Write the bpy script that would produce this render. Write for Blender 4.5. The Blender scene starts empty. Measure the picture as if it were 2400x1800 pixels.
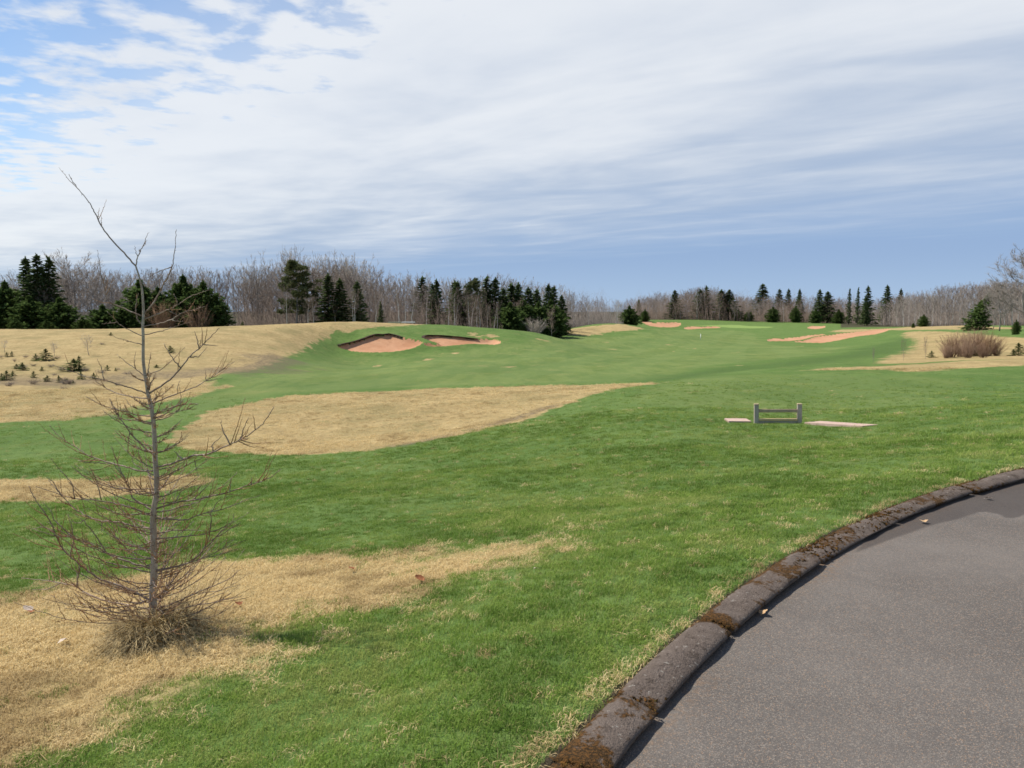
import bpy, math, random
import numpy as np
from mathutils import Vector

random.seed(7)
RNG = np.random.default_rng(11)
SC = bpy.context.scene
COL = SC.collection

# ------------------------------------------------------------------ camera, sky, sun
F, HOR, CAMZ = 1900.0, 730.0, 1.6            # focal length in pixels of the 2400 px frame, horizon row, eye height
PITCH = math.atan((900 - HOR) / F)
cam_d = bpy.data.cameras.new('camera')
cam_d.sensor_width = 36.0
cam_d.lens = F * 36.0 / 2400.0
cam_d.clip_start = 0.05
cam_d.clip_end = 6000
cam = bpy.data.objects.new('camera', cam_d)
cam.location = (0, 0, CAMZ)
cam.rotation_euler = (math.pi / 2 - PITCH, 0, 0)
COL.objects.link(cam)
SC.camera = cam

SUN_ELEV = math.radians(54)
SUN_AZ = math.radians(-69)                   # measured from +Y (view direction) towards +X: the sun stands on the left
sun_dir = Vector((math.sin(SUN_AZ) * math.cos(SUN_ELEV), math.cos(SUN_AZ) * math.cos(SUN_ELEV), math.sin(SUN_ELEV)))
sl = bpy.data.lights.new('sun', 'SUN')
sl.energy = 5.0
sl.angle = math.radians(0.55)
sl.color = (1.0, 0.94, 0.84)
sun = bpy.data.objects.new('sun', sl)
sun.rotation_euler = (-sun_dir).to_track_quat('-Z', 'Y').to_euler()
sun.location = (-20, 10, 30)
COL.objects.link(sun)

SC.view_settings.view_transform = 'Standard'
SC.view_settings.look = 'None'
SC.view_settings.exposure = 0.35
SC.view_settings.gamma = 1.0
SC.view_settings.use_curve_mapping = False
SC.render.engine = 'CYCLES'
SC.cycles.use_denoising = True
SC.cycles.max_bounces = 5
SC.cycles.diffuse_bounces = 3
SC.cycles.transparent_max_bounces = 8
SC.cycles.filter_width = 1.6


class NT:
    """small helper to write node trees"""
    def __init__(s, tree):
        s.t = tree
        s.n = tree.nodes
        s.l = tree.links

    def node(s, typ, **kw):
        nd = s.n.new(typ)
        for k, v in kw.items():
            setattr(nd, k, v)
        return nd

    def put(s, sock, v):
        if isinstance(v, bpy.types.NodeSocket):
            s.l.new(v, sock)
        else:
            sock.default_value = v

    def math(s, op, a, b=None, c=None, clamp=False):
        nd = s.node('ShaderNodeMath', operation=op, use_clamp=clamp)
        s.put(nd.inputs[0], a)
        if b is not None:
            s.put(nd.inputs[1], b)
        if c is not None:
            s.put(nd.inputs[2], c)
        return nd.outputs[0]

    def smooth(s, x, lo, hi, a=0.0, b=1.0):
        nd = s.node('ShaderNodeMapRange', interpolation_type='SMOOTHSTEP')
        s.put(nd.inputs[0], x)
        for i, v in enumerate((lo, hi, a, b)):
            s.put(nd.inputs[i + 1], v)
        return nd.outputs[0]

    def noise(s, vec, scale, detail=4.0, rough=0.55, dist=0.0, out=0):
        nd = s.node('ShaderNodeTexNoise')
        if vec is not None:
            s.l.new(vec, nd.inputs['Vector'])
        nd.inputs['Scale'].default_value = scale
        nd.inputs['Detail'].default_value = detail
        nd.inputs['Roughness'].default_value = rough
        nd.inputs['Distortion'].default_value = dist
        return nd.outputs[out]

    def mix(s, fac, a, b, blend='MIX'):
        nd = s.node('ShaderNodeMix', data_type='RGBA', blend_type=blend)
        s.put(nd.inputs[0], fac)
        for i, v in ((6, a), (7, b)):
            if isinstance(v, (tuple, list)):
                v = (*v[:3], 1.0)
            s.put(nd.inputs[i], v)
        return nd.outputs[2]

    def mapping(s, vec, scale=(1, 1, 1), rot=(0, 0, 0), loc=(0, 0, 0)):
        nd = s.node('ShaderNodeMapping')
        s.l.new(vec, nd.inputs['Vector'])
        nd.inputs['Scale'].default_value = scale
        nd.inputs['Rotation'].default_value = rot
        nd.inputs['Location'].default_value = loc
        return nd.outputs[0]

    def combine(s, x, y, z):
        nd = s.node('ShaderNodeCombineXYZ')
        for i, v in enumerate((x, y, z)):
            s.put(nd.inputs[i], v)
        return nd.outputs[0]


def build_world():
    w = bpy.data.worlds.new('World')
    SC.world = w
    w.use_nodes = True
    w.node_tree.nodes.clear()
    t = NT(w.node_tree)
    out = t.node('ShaderNodeOutputWorld')
    sky = t.node('ShaderNodeTexSky', sky_type='NISHITA')
    sky.sun_disc = False
    sky.sun_elevation = SUN_ELEV
    sky.sun_rotation = SUN_AZ
    sky.altitude = 30
    sky.air_density = 1.0
    sky.dust_density = 0.0
    sky.ozone_density = 3.5
    b_sky = t.node('ShaderNodeBackground')
    t.l.new(sky.outputs[0], b_sky.inputs[0])
    b_sky.inputs[1].default_value = 0.105
    tc = t.node('ShaderNodeTexCoord')
    sep = t.node('ShaderNodeSeparateXYZ')
    t.l.new(tc.outputs['Generated'], sep.inputs[0])
    x, y, z = sep.outputs
    # a cloud layer at constant height: direction divided by its rise
    zz = t.math('MAXIMUM', z, 0.0)
    inv = t.math('DIVIDE', 1.0, t.math('ADD', zz, 0.012))
    X = t.math('MULTIPLY', x, inv)
    Y = t.math('MULTIPLY', y, inv)
    across = t.math('ADD', t.math('MULTIPLY', X, 0.69), t.math('MULTIPLY', Y, 0.724))
    along = t.math('SUBTRACT', t.math('MULTIPLY', X, 0.724), t.math('MULTIPLY', Y, 0.69))
    p_iso = t.combine(X, Y, 0.0)
    p_str = t.combine(t.math('MULTIPLY', along, 0.5), across, 3.1)
    p_puf = t.combine(t.math('MULTIPLY', along, 0.75), across, 7.7)
    n_big = t.noise(p_str, 0.55, 4, 0.55, 0.3)
    n_str = t.noise(p_str, 1.25, 5, 0.5, 0.6)
    n_puf = t.noise(p_puf, 2.6, 5, 0.55, 0.2)
    n_cell = t.noise(p_iso, 4.6, 3, 0.45, 0.2)
    n_fine = t.noise(p_iso, 9.0, 5, 0.62, 0.3)
    # how closed the deck is: broken towards the zenith, closed across the middle, thinning into a blue veil far out
    s = t.math('ADD', across, t.math('MULTIPLY', t.math('SUBTRACT', n_big, 0.5), 2.2))
    closed = t.smooth(s, 0.62, 2.75)
    cells = t.math('ADD', t.math('MULTIPLY', n_cell, 0.66), t.math('MULTIPLY', n_fine, 0.34))
    dens = t.math('ADD', cells, t.math('MULTIPLY', closed, 0.42))
    cover = t.smooth(dens, 0.47, 0.72)
    cover = t.math('MAXIMUM', t.math('MULTIPLY', cover, 0.92), t.math('MULTIPLY', closed, 0.93))
    # colours of the deck: white where thin and sunlit, blue grey where thick
    thick = t.math('ADD', t.math('ADD', t.math('MULTIPLY', n_str, 0.42), t.math('MULTIPLY', n_puf, 0.22)), t.math('MULTIPLY', n_big, 0.48))
    thick = t.math('ADD', thick, t.smooth(across, 1.4, 5.5, -0.15, 0.16))
    c1 = t.mix(t.smooth(thick, 0.36, 0.86), (0.86, 0.89, 0.93), (0.46, 0.55, 0.70))
    far = t.math('ADD', across, t.math('MULTIPLY', t.math('SUBTRACT', n_str, 0.5), 4.0))
    veil = t.smooth(far, 3.4, 10.5)
    c2 = t.mix(veil, c1, (0.305, 0.44, 0.685))
    # far down the haze over the horizon turns a little paler
    low = t.smooth(z, 0.0, 0.075, 0.75, 0.0)
    c3 = t.mix(low, c2, (0.40, 0.56, 0.78))
    b_cl = t.node('ShaderNodeBackground')
    t.l.new(c3, b_cl.inputs[0])
    b_cl.inputs[1].default_value = 0.77
    mx = t.node('ShaderNodeMixShader')
    t.put(mx.inputs[0], t.math('MAXIMUM', cover, t.math('MULTIPLY', veil, 0.95)))
    t.l.new(b_sky.outputs[0], mx.inputs[1])
    t.l.new(b_cl.outputs[0], mx.inputs[2])
    t.l.new(mx.outputs[0], out.inputs[0])


build_world()

# ------------------------------------------------------------------ geometry of the view, noise, terrain
CP, SP = math.cos(PITCH), math.sin(PITCH)


def ray(px, py):
    u, v = (px - 1200) / F, (900 - py) / F
    return np.array([u, CP + SP * v, -SP + CP * v])


def at(px, py, D):
    """the point of the place seen at a pixel, D metres ahead"""
    d = ray(px, py)
    return np.array([0, 0, CAMZ]) + d * (D / d[1])


def on_plane(px, py, z=0.0):
    d = ray(px, py)
    return np.array([0, 0, CAMZ]) + d * ((z - CAMZ) / d[2])


def _hash(ix, iy, seed):
    h = (ix.astype(np.int64) * 374761393 + iy.astype(np.int64) * 668265263 + seed * 982451653) & 0x7fffffff
    h = ((h ^ (h >> 13)) * 1274126177) & 0x7fffffff
    return ((h ^ (h >> 16)) & 0xffff) / 65535.0


def vnoise(x, y, seed=0):
    ix, iy = np.floor(x), np.floor(y)
    fx, fy = x - ix, y - iy
    fx = fx * fx * (3 - 2 * fx)
    fy = fy * fy * (3 - 2 * fy)
    a = _hash(ix, iy, seed)
    b = _hash(ix + 1, iy, seed)
    c = _hash(ix, iy + 1, seed)
    d = _hash(ix + 1, iy + 1, seed)
    return (a + (b - a) * fx) * (1 - fy) + (c + (d - c) * fx) * fy - 0.5


def fbm(x, y, seed=0, oct=4):
    s, amp = 0, 1.0
    for o in range(oct):
        s = s + amp * vnoise(x * 2 ** o, y * 2 ** o, seed + o)
        amp *= 0.5
    return s


def sstep(x, a, b):
    t = np.clip((x - a) / (b - a), 0, 1)
    return t * t * (3 - 2 * t)


# heights of the ground: (pixel x, pixel y, distance ahead)
CTRL = [
    (-300, 1800, 3.0), (0, 1800, 3.2), (300, 1800, 3.1), (700, 1800, 2.95), (1100, 1800, 2.85),
    (0, 1600, 4.2), (365, 1450, 5.0), (0, 1450, 5.4), (-300, 1450, 5.6), (700, 1500, 4.4), (1000, 1500, 4.15), (1300, 1500, 3.9),
    (700, 1300, 7.1), (0, 1300, 8.2), (-300, 1300, 8.6), (350, 1300, 7.7), (1100, 1290, 6.4), (1400, 1290, 5.7),
    (1600, 1200, 7.2), (1900, 1150, 7.9), (2200, 1080, 9.2), (2500, 1040, 10.2), (2800, 1000, 11),
    (0, 1180, 13.0), (0, 1120, 16), (-300, 1140, 15.5), (300, 1150, 13.6), (600, 1150, 12.6), (1000, 1150, 11.2), (1300, 1120, 11.4),
    (600, 1068, 18.5), (900, 1052, 18.5), (300, 1060, 20), (1100, 1018, 20), (1300, 970, 23), (1450, 915, 29),
    (1550, 1000, 16.5), (1700, 990, 18), (2020, 1002, 16.2), (2300, 950, 18), (2600, 940, 18),
    (0, 1000, 25), (-300, 1000, 26), (0, 920, 35), (-300, 915, 36), (300, 990, 26), (300, 930, 34),
    (600, 938, 33), (1000, 912, 37), (1300, 904, 37), (1540, 898, 34),
    (1700, 900, 30), (2000, 895, 31), (1800, 880, 37), (2300, 880, 33), (2600, 880, 33),
    (0, 850, 48), (-300, 850, 49), (300, 860, 47), (600, 880, 45), (500, 840, 53), (450, 768, 76), (690, 764, 79), (840, 762, 84), (1000, 885, 46), (1400, 880, 46), (1650, 868, 47),
    (0, 772, 75), (-300, 772, 75), (300, 771, 75), (600, 764, 77), (780, 764, 82), (900, 761, 87), (1060, 764, 93), (1160, 770, 97), (1250, 779, 103),
    (700, 815, 68), (1000, 850, 62), (1300, 850, 62), (1600, 845, 62), (1150, 815, 80),
    (800, 816, 77.5), (900, 829, 75), (900, 786, 81), (1000, 816, 78), (1040, 788, 84), (1150, 797, 85), (1170, 806, 82),
    (1400, 815, 95), (1300, 795, 112), (1500, 800, 120), (1800, 815, 100),
    (1350, 768, 150), (1440, 757.5, 158), (1280, 779, 140), (1420, 786, 132), (1500, 773, 180),
    (1900, 852, 44), (2150, 854, 40), (2400, 843, 40), (2700, 838, 40),
    (2060, 848, 50), (2150, 842, 52), (2300, 838, 52), (2500, 832, 52),
    (2100, 812, 78), (2250, 800, 80), (2450, 800, 72), (1980, 815, 90),
    (1900, 801, 138), (1900, 783, 165), (2060, 775, 165), (2200, 775, 135), (2400, 775, 110),
    (1700, 800, 130), (1700, 782, 190), (1600, 768, 240), (1600, 752, 275), (1540, 768, 230), (1530, 751, 255), (1800, 772, 240), (1760, 760, 285),
    (1920, 771, 235), (1920, 762, 262), (2100, 769, 200), (2250, 763, 190), (2420, 765, 160),
    (1480, 752, 300), (1700, 749, 330), (1950, 757, 320), (2150, 764, 260), (2400, 765, 230),
]
# lower ground hidden behind the crests, and the land under and behind the woods
HID = [(-300, 88, -0.55), (0, 88, -0.55), (300, 88, -0.5), (450, 88, -0.35), (600, 90, -0.2), (700, 91, -0.2), (780, 94, -0.2), (900, 98, -0.15), (1000, 102, -0.4), (-300, 105, -1.6), (0, 105, -1.6), (300, 105, -1.6), (600, 108, -1.6), (850, 112, -2.0), (1000, 120, -2.6), (1200, 128, -3.2), (1290, 150, -3.0),
       (-300, 150, -1), (300, 150, -1), (800, 160, -2), (1200, 180, -2.6), (0, 300, 0), (700, 330, -1), (1300, 330, -1.5),
       (1800, 520, -1.5), (2300, 520, -1.5), (1200, 600, 0), (2600, 300, -1), (-500, 500, 0)]


def world_ctrl():
    P = [at(*c) for c in CTRL]
    for px, D, z in HID:
        d = ray(px, HOR)
        P.append(np.array([d[0] / d[1] * D, D, z]))
    for a in np.linspace(-0.75, 0.75, 6):
        P.append(np.array([1.6 * math.sin(a), 1.6 * math.cos(a), -0.02 - 0.06 * (a < -0.2)]))
    return np.array(P)


WC = world_ctrl()


def _q(x, y):
    return np.stack([np.arctan2(x, y) * 2.4, np.log(np.maximum(np.hypot(x, y), 0.3))], -1)


def _kern(d2):
    return 0.5 * d2 * np.log(np.maximum(d2, 1e-12))


def fit_tps(P, lam=2e-4):
    q = _q(P[:, 0], P[:, 1])
    n = len(q)
    d2 = ((q[:, None] - q[None]) ** 2).sum(-1)
    A = np.zeros((n + 3, n + 3))
    A[:n, :n] = _kern(d2) + lam * np.eye(n)
    A[:n, n] = 1
    A[:n, n + 1:] = q
    A[n:, :n] = A[:n, n:].T
    b = np.zeros(n + 3)
    b[:n] = P[:, 2]
    return q, np.linalg.solve(A, b)


TQ, TW = fit_tps(WC)


def _tps(az, lr):
    out = np.empty(len(az))
    for i in range(0, len(az), 40000):
        q = np.stack([az[i:i + 40000] * 2.4, lr[i:i + 40000]], -1)
        d2 = ((q[:, None] - TQ[None]) ** 2).sum(-1)
        n = len(TQ)
        out[i:i + 40000] = _kern(d2) @ TW[:n] + TW[n] + q @ TW[n + 1:]
    return out


AZL = 0.70


def base_height(x, y):
    x = np.asarray(x, float).ravel()
    y = np.asarray(y, float).ravel()
    az = np.arctan2(x, y)
    r = np.hypot(x, y)
    lr = np.log(np.clip(r, 1.5, 620))
    z = _tps(np.clip(az, -AZL, AZL), lr)
    m = np.abs(az) > AZL
    if m.any():
        zl = _tps(np.full(m.sum(), -AZL), lr[m])
        zr = _tps(np.full(m.sum(), AZL), lr[m])
        k = 0.5 * sstep(np.abs(az[m]), AZL, math.pi)
        own = np.where(az[m] < 0, zl, zr)
        oth = np.where(az[m] < 0, zr, zl)
        z[m] = own * (1 - k) + oth * k
    return z


# --- the cart path: its kerb line in the place (road edge), with the road on its right
KERB_PX = [(1448, 1800), (1573, 1665), (1714, 1497), (1844, 1383), (2007, 1286), (2170, 1204), (2257, 1166), (2400, 1128)]
KW, KH = 0.195, 0.105


def kerb_curve():
    P = np.array([on_plane(px, py, 0.0)[:2] for px, py in KERB_PX])
    # smooth by fitting a cubic x(D)
    c = np.polyfit(P[:, 1], P[:, 0], 3)
    ys = np.linspace(2.6, 7.7, 60)
    xs = np.polyval(c, ys)
    pts = list(np.stack([xs, ys], 1))
    d = pts[0] - pts[1]
    d /= np.hypot(*d)
    a = math.atan2(d[1], d[0])
    back = []
    p = pts[0].copy()
    for i in range(90):
        a += 0.004
        p = p + 0.1 * np.array([math.cos(a), math.sin(a)])
        back.append(p.copy())
    d = pts[-1] - pts[-2]
    a = math.atan2(d[1], d[0])
    fwd = []
    p = pts[-1].copy()
    for i in range(110):
        a -= 0.006
        p = p + 0.1 * np.array([math.cos(a), math.sin(a)])
        fwd.append(p.copy())
    pts = np.array(back[::-1] + pts + fwd)
    s = np.concatenate([[0], np.cumsum(np.hypot(*np.diff(pts, axis=0).T))])
    ss = np.arange(0, s[-1], 0.06)
    return np.stack([np.interp(ss, s, pts[:, 0]), np.interp(ss, s, pts[:, 1])], 1), ss


KC, KS = kerb_curve()
KT = np.gradient(KC, axis=0)
KT /= np.hypot(KT[:, 0], KT[:, 1])[:, None]
KR = np.stack([KT[:, 1], -KT[:, 0]], 1)      # to the right: the road


def kerb_side(x, y):
    """signed distance from the kerb line: positive on the road"""
    x = np.asarray(x, float).ravel()
    y = np.asarray(y, float).ravel()
    out = np.empty(len(x))
    sub, nr = KC[::3], KR[::3]
    for i in range(0, len(x), 50000):
        dx = x[i:i + 50000, None] - sub[None, :, 0]
        dy = y[i:i + 50000, None] - sub[None, :, 1]
        j = np.argmin(dx * dx + dy * dy, 1)
        k = np.arange(len(j))
        out[i:i + 50000] = dx[k, j] * nr[j, 0] + dy[k, j] * nr[j, 1]
    return out


PATHW = 3.4


def kerb_blend(x, y, z):
    r = np.hypot(x, y)
    m = r < 16
    if m.any():
        d = kerb_side(x[m], y[m])
        zm = z[m]
        out = -d                      # distance outside on the lawn
        zl = 0.038 + (zm - 0.038) * sstep(out, KW, KW + 1.3)
        zf = -0.1 + (zm + 0.1) * sstep(d, PATHW, PATHW + 1.5)
        z = z.copy()
        z[m] = np.where(d > 0.0, np.where(d < PATHW, -0.12, zf), np.where(out < KW * 0.9, -0.1, zl))
    return z


def hit(px, py, lo=2.0, hi=420.0):
    """where the view ray through a pixel meets the ground"""
    d = ray(px, py)
    t = np.exp(np.linspace(math.log(lo), math.log(hi), 1600))
    X, Y, Z = d[0] / d[1] * t, t, CAMZ + d[2] / d[1] * t
    h = base_height(X, Y)
    below = np.nonzero(Z < h)[0]
    if len(below) == 0:
        return None
    i = below[0]
    if i == 0:
        k = 0
        return np.array([X[0], Y[0], h[0]])
    a, b = Z[i - 1] - h[i - 1], Z[i] - h[i]
    f = a / (a - b)
    D = t[i - 1] + (t[i] - t[i - 1]) * f
    x = d[0] / d[1] * D
    return np.array([x, D, float(base_height([x], [D])[0])])


def ground_poly(pts, fallback=420.0):
    out = []
    for px, py, *far in pts:
        if far and far[0] > 1:
            d = ray(px, py)
            out.append(np.array([d[0] / d[1] * far[0], far[0]]))
            continue
        h = hit(px, py)
        if h is None:
            d = ray(px, py)
            h = np.array([d[0] / d[1] * fallback, fallback, 0])
        out.append(h[:2])
    return np.array(out)


def dense(pts, n=4):
    """closed smooth curve through pixel points"""
    P = np.array(pts, float)
    m = len(P)
    out = []
    for i in range(m):
        p0, p1, p2, p3 = P[i - 1], P[i], P[(i + 1) % m], P[(i + 2) % m]
        for k in range(n):
            t = k / n
            out.append(0.5 * ((2 * p1) + (-p0 + p2) * t + (2 * p0 - 5 * p1 + 4 * p2 - p3) * t * t + (-p0 + 3 * p1 - 3 * p2 + p3) * t ** 3))
    return np.array(out)


def sdf(x, y, poly):
    """signed distance to a closed polygon (positive inside)"""
    n = len(poly)
    inside = np.zeros(len(x), bool)
    best = np.full(len(x), 1e9)
    for i in range(n):
        ax, ay = poly[i]
        bx, by = poly[(i + 1) % n]
        ex, ey = bx - ax, by - ay
        L = ex * ex + ey * ey + 1e-12
        t = np.clip(((x - ax) * ex + (y - ay) * ey) / L, 0, 1)
        best = np.minimum(best, (x - ax - t * ex) ** 2 + (y - ay - t * ey) ** 2)
        if ay != by:
            c = ((ay > y) != (by > y)) & (x < (bx - ax) * (y - ay) / (by - ay) + ax)
            inside ^= c
    return np.where(inside, 1, -1) * np.sqrt(best)


def sdf_in(x, y, poly, pad):
    """sdf evaluated only near the polygon"""
    out = np.full(len(x), -1e3)
    lo, hi = poly.min(0) - pad, poly.max(0) + pad
    m = (x > lo[0]) & (x < hi[0]) & (y > lo[1]) & (y < hi[1])
    if m.any():
        out[m] = sdf(x[m], y[m], poly)
    return out


# outlines read off the photograph, laid on the ground
DRY = {
    'slope': ([(-700, 772, 99), (0, 773, 99), (300, 772, 99), (600, 766, 99), (800, 760, 100), (930, 758, 99), (1020, 762, 97), (960, 766, 89), (880, 769), (790, 780), (745, 795), (700, 820), (650, 848), (600, 864), (520, 880),
               (490, 890), (510, 908), (450, 926), (380, 940), (330, 952), (260, 970), (150, 986), (0, 990), (-700, 1000)], 1.2),
    'left_patch': ([(-600, 1110), (0, 1122), (110, 1120), (250, 1128), (400, 1113), (480, 1122), (460, 1136), (300, 1160), (100, 1177), (0, 1182), (-600, 1200)], 0.5),
    'left_spot': ([(310, 978), (340, 970), (400, 968), (410, 975), (360, 983), (320, 986)], 0.4),
    'hollow': ([(395, 1035), (430, 1000), (470, 975), (520, 957), (600, 940), (700, 926), (850, 918), (1000, 912), (1200, 906), (1400, 901), (1545, 897), (1450, 909), (1350, 937), (1280, 965),
                (1200, 990), (1100, 1015), (1000, 1036), (900, 1051), (800, 1061), (600, 1066), (500, 1062), (430, 1055)], 0.3),
    'near': ([(-700, 1410), (0, 1390), (150, 1372), (350, 1345), (550, 1316), (750, 1300), (1000, 1295), (1150, 1288), (1300, 1272), (1290, 1285), (1220, 1315), (1050, 1372), (920, 1412), (800, 1440),
              (690, 1480), (600, 1545), (480, 1590), (380, 1650), (250, 1690), (150, 1750), (0, 1830), (-300, 1990), (-900, 1800)], 0.3),
    'ridge': ([(1880, 867), (2000, 858), (2150, 851), (2300, 844), (2600, 834), (2600, 850), (2300, 861), (2150, 869), (2050, 865)], 1.0),
    'right_hollow': ([(2058, 851), (2085, 838), (2126, 824), (2150, 800), (2120, 788), (2126, 777), (2239, 778), (2400, 792), (2600, 790), (2600, 842), (2400, 840), (2216, 846)], 1.6),
    'right_strip': ([(1950, 778), (1970, 773), (2070, 771), (2103, 769), (2205, 761), (2310, 765), (2400, 770), (2300, 772), (2100, 774), (2010, 778)], 2.0),
    'centre_mound': ([(1270, 780), (1350, 769), (1440, 759), (1475, 763), (1512, 771.5), (1440, 776), (1405, 783), (1380, 787), (1345, 785), (1300, 783)], 1.5),
}
SPOTS = [(1109, 783, 22), (1149, 788, 20), (1271, 796, 16), (1420, 803, 14), (1430, 819, 20), (1034, 831, 8), (1067, 829, 14), (1199, 858, 22), (1129, 857, 14),
         (1570, 808, 17), (1604, 814, 9), (1624, 817, 12), (1572, 823, 8), (1719, 826, 10), (1739, 857, 14), (1866, 812, 22), (1879, 854, 7), (1010, 842, 20), (880, 858, 24), (520, 905, 26)]
FAIRWAY = [(430, 955), (520, 905), (600, 872), (690, 845), (800, 836), (920, 838), (1050, 826), (1190, 806), (1280, 792), (1420, 789), (1520, 776), (1650, 774), (1760, 778), (1790, 802), (1900, 815), (2010, 812),
           (1900, 832), (1780, 846), (1650, 860), (1560, 880), (1480, 893), (1300, 899), (1000, 906), (700, 920), (560, 938), (470, 968), (400, 1000)]
TEE = [(1480, 935), (1560, 895), (1700, 880), (1900, 876), (2150, 880), (2250, 900), (2180, 950), (2000, 968), (1850, 960), (1620, 960)]
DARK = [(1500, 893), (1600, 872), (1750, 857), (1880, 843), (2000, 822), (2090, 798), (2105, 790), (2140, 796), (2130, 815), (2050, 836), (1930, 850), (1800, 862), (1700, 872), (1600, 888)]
GREEN = [(1600, 765), (1660, 762.5), (1720, 761.5), (1760, 764), (1815, 766.5), (1780, 769.5), (1720, 769), (1690, 766.5), (1650, 764.5)]
BUNKERS = [
    ('wide red sand bunker with a dark overhanging lip on the left mound', [(793, 814), (830, 804), (853, 797), (878, 788.5), (900, 788), (916, 787), (943, 794), (970, 800), (990, 806), (984, 814), (966, 820), (943, 825), (916, 828), (880, 829), (842, 827), (815, 823)], 0.45, (0, 6)),
    ('narrow red sand bunker right of the wide one on the left mound', [(993, 795), (1000, 789.5), (1034, 789), (1079, 793), (1120, 797), (1158, 797.5), (1174, 804), (1160, 811), (1113, 808.5), (1079, 811), (1034, 815), (1003, 816), (996, 811), (1030, 809), (1010, 803)], 0.4, (0, 4)),
    ('far red sand bunker left of the putting green', [(1504, 752.5), (1538, 756), (1563, 756), (1590, 756), (1597, 760), (1586, 766), (1558, 767), (1529, 765), (1513, 760)], 0.25, (0, 4)),
    ('thin far sand bunker in front of the putting green', [(1602, 769), (1618, 766), (1642, 767), (1665, 765), (1690, 767), (1676, 769), (1642, 770), (1613, 772)], 0.12, (0, 4)),
    ('small far sand bunker right of the putting green', [(1892, 769), (1902, 764.5), (1931, 764), (1934, 767), (1915, 771)], 0.12, (0, 2)),
    ('long thin upper arm of the sand on the right of the fairway', [(1800, 799.5), (1806, 794), (1834, 793.5), (1868, 790.5), (1913, 784), (1934, 785), (1913, 788.5), (1873, 797.5), (1834, 799.5)], 0.15, (0, 4)),
    ('long red sand bunker climbing the right side of the fairway', [(1862, 801), (1890, 797.5), (1908, 791), (1935, 786.5), (1968, 782.5), (2013, 777.5), (2076, 770.5), (2084, 773.5), (2058, 782), (2013, 788), (1968, 797), (1934, 802), (1900, 803)], 0.18, (0, 4)),
]


def build_fields():
    g = {}
    g['dry'] = {k: (ground_poly(dense(p, 3) if all(len(q) == 2 for q in p) else p), w) for k, (p, w) in DRY.items()}
    g['fair'] = ground_poly(dense(FAIRWAY, 3))
    g['tee'] = ground_poly(dense(TEE, 3))
    g['dark'] = ground_poly(dense(DARK, 3))
    g['green'] = ground_poly(dense(GREEN, 3))
    g['bunk'] = [ground_poly(dense(b[1], 4)) for b in BUNKERS]
    g['spots'] = []
    for px, py, w in SPOTS:
        h = hit(px, py)
        if h is not None:
            g['spots'].append((h[0], h[1], w / F * h[1]))
    return g


FLD = build_fields()


def dry_mask(x, y):
    r = np.hypot(x, y)
    wa = 0.009 * r + 0.14
    sc = 1.0 / (0.05 * r + 0.25)
    wx = x + wa * fbm(x * 1.1, y * 1.1, 3, 3) + wa * 0.9 * fbm(x * 4, y * 4, 5, 2)
    wy = y + wa * fbm(x * 1.1, y * 1.1, 9, 3) + wa * 0.9 * fbm(x * 4, y * 4, 8, 2)
    m = np.zeros(len(x))
    for k, (poly, w) in FLD['dry'].items():
        pad = 6 + w
        d = sdf_in(wx, wy, poly, pad)
        w_ = w * (1.0 if k != 'near' else 3.4)
        m = np.maximum(m, sstep(d, -w_, w_))
    for sx, sy, sr in FLD['spots']:
        d = np.hypot((wx - sx) / sr, (wy - sy) / (sr * 2.4))
        m = np.maximum(m, 0.72 * sstep(-d, -1.0, -0.3))
    return m


def height(x, y):
    x = np.asarray(x, float).ravel()
    y = np.asarray(y, float).ravel()
    r = np.hypot(x, y)
    z = base_height(x, y)
    z = z + 0.035 * fbm(x * 0.55, y * 0.55, 21, 3) * sstep(r, 3, 8) + 0.10 * fbm(x * 0.16, y * 0.16, 31, 3) * sstep(r, 12, 40)
    z = z + 0.012 * fbm(x * 3.0, y * 3.0, 41, 2) * sstep(r, 1, 3)
    far = sstep(r, 90, 200)
    z = z - 0.0 * far
    for (lab, px, dep, _), poly in zip(BUNKERS, FLD['bunk']):
        d = sdf_in(x, y, poly, 3)
        z = z - dep * sstep(d, -0.02, 0.5) * 0.55 - dep * 0.45 * sstep(d, 0.3, 2.2)
        z = z + 0.3 * min(dep, 0.5) * sstep(d, -1.6, -0.05) * (d < 0)
    return kerb_blend(x, y, z)


# ------------------------------------------------------------------ objects
def mesh_from(name, V, Fa, mat=None, smooth=False):
    me = bpy.data.meshes.new(name)
    V = np.asarray(V, np.float32)
    if isinstance(Fa, np.ndarray):
        k = Fa.shape[1]
        me.vertices.add(len(V))
        me.vertices.foreach_set('co', V.ravel())
        me.loops.add(Fa.size)
        me.loops.foreach_set('vertex_index', Fa.astype(np.int32).ravel())
        me.polygons.add(len(Fa))
        me.polygons.foreach_set('loop_start', np.arange(0, Fa.size, k, dtype=np.int32))
        me.update(calc_edges=True)
        me.validate()
    else:
        me.from_pydata([tuple(v) for v in V], [], Fa)
        me.update()
    if mat is not None:
        me.materials.append(mat)
    if smooth:
        me.polygons.foreach_set('use_smooth', np.ones(len(me.polygons), bool))
    return me


def link(name, me, parent=None, loc=None):
    o = bpy.data.objects.new(name, me)
    COL.objects.link(o)
    if parent is not None:
        o.parent = parent
    if loc is not None:
        o.location = loc
    return o


def tag(o, label=None, cat=None, group=None, kind=None):
    if label:
        o['label'] = label
    if cat:
        o['category'] = cat
    if group:
        o['group'] = group
    if kind:
        o['kind'] = kind
    return o


def fattr(me, name, vals, domain='POINT', typ='FLOAT'):
    a = me.attributes.new(name, typ, domain)
    a.data.foreach_set('vector' if typ == 'FLOAT_VECTOR' else 'value', np.asarray(vals, np.float32).ravel())


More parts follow.
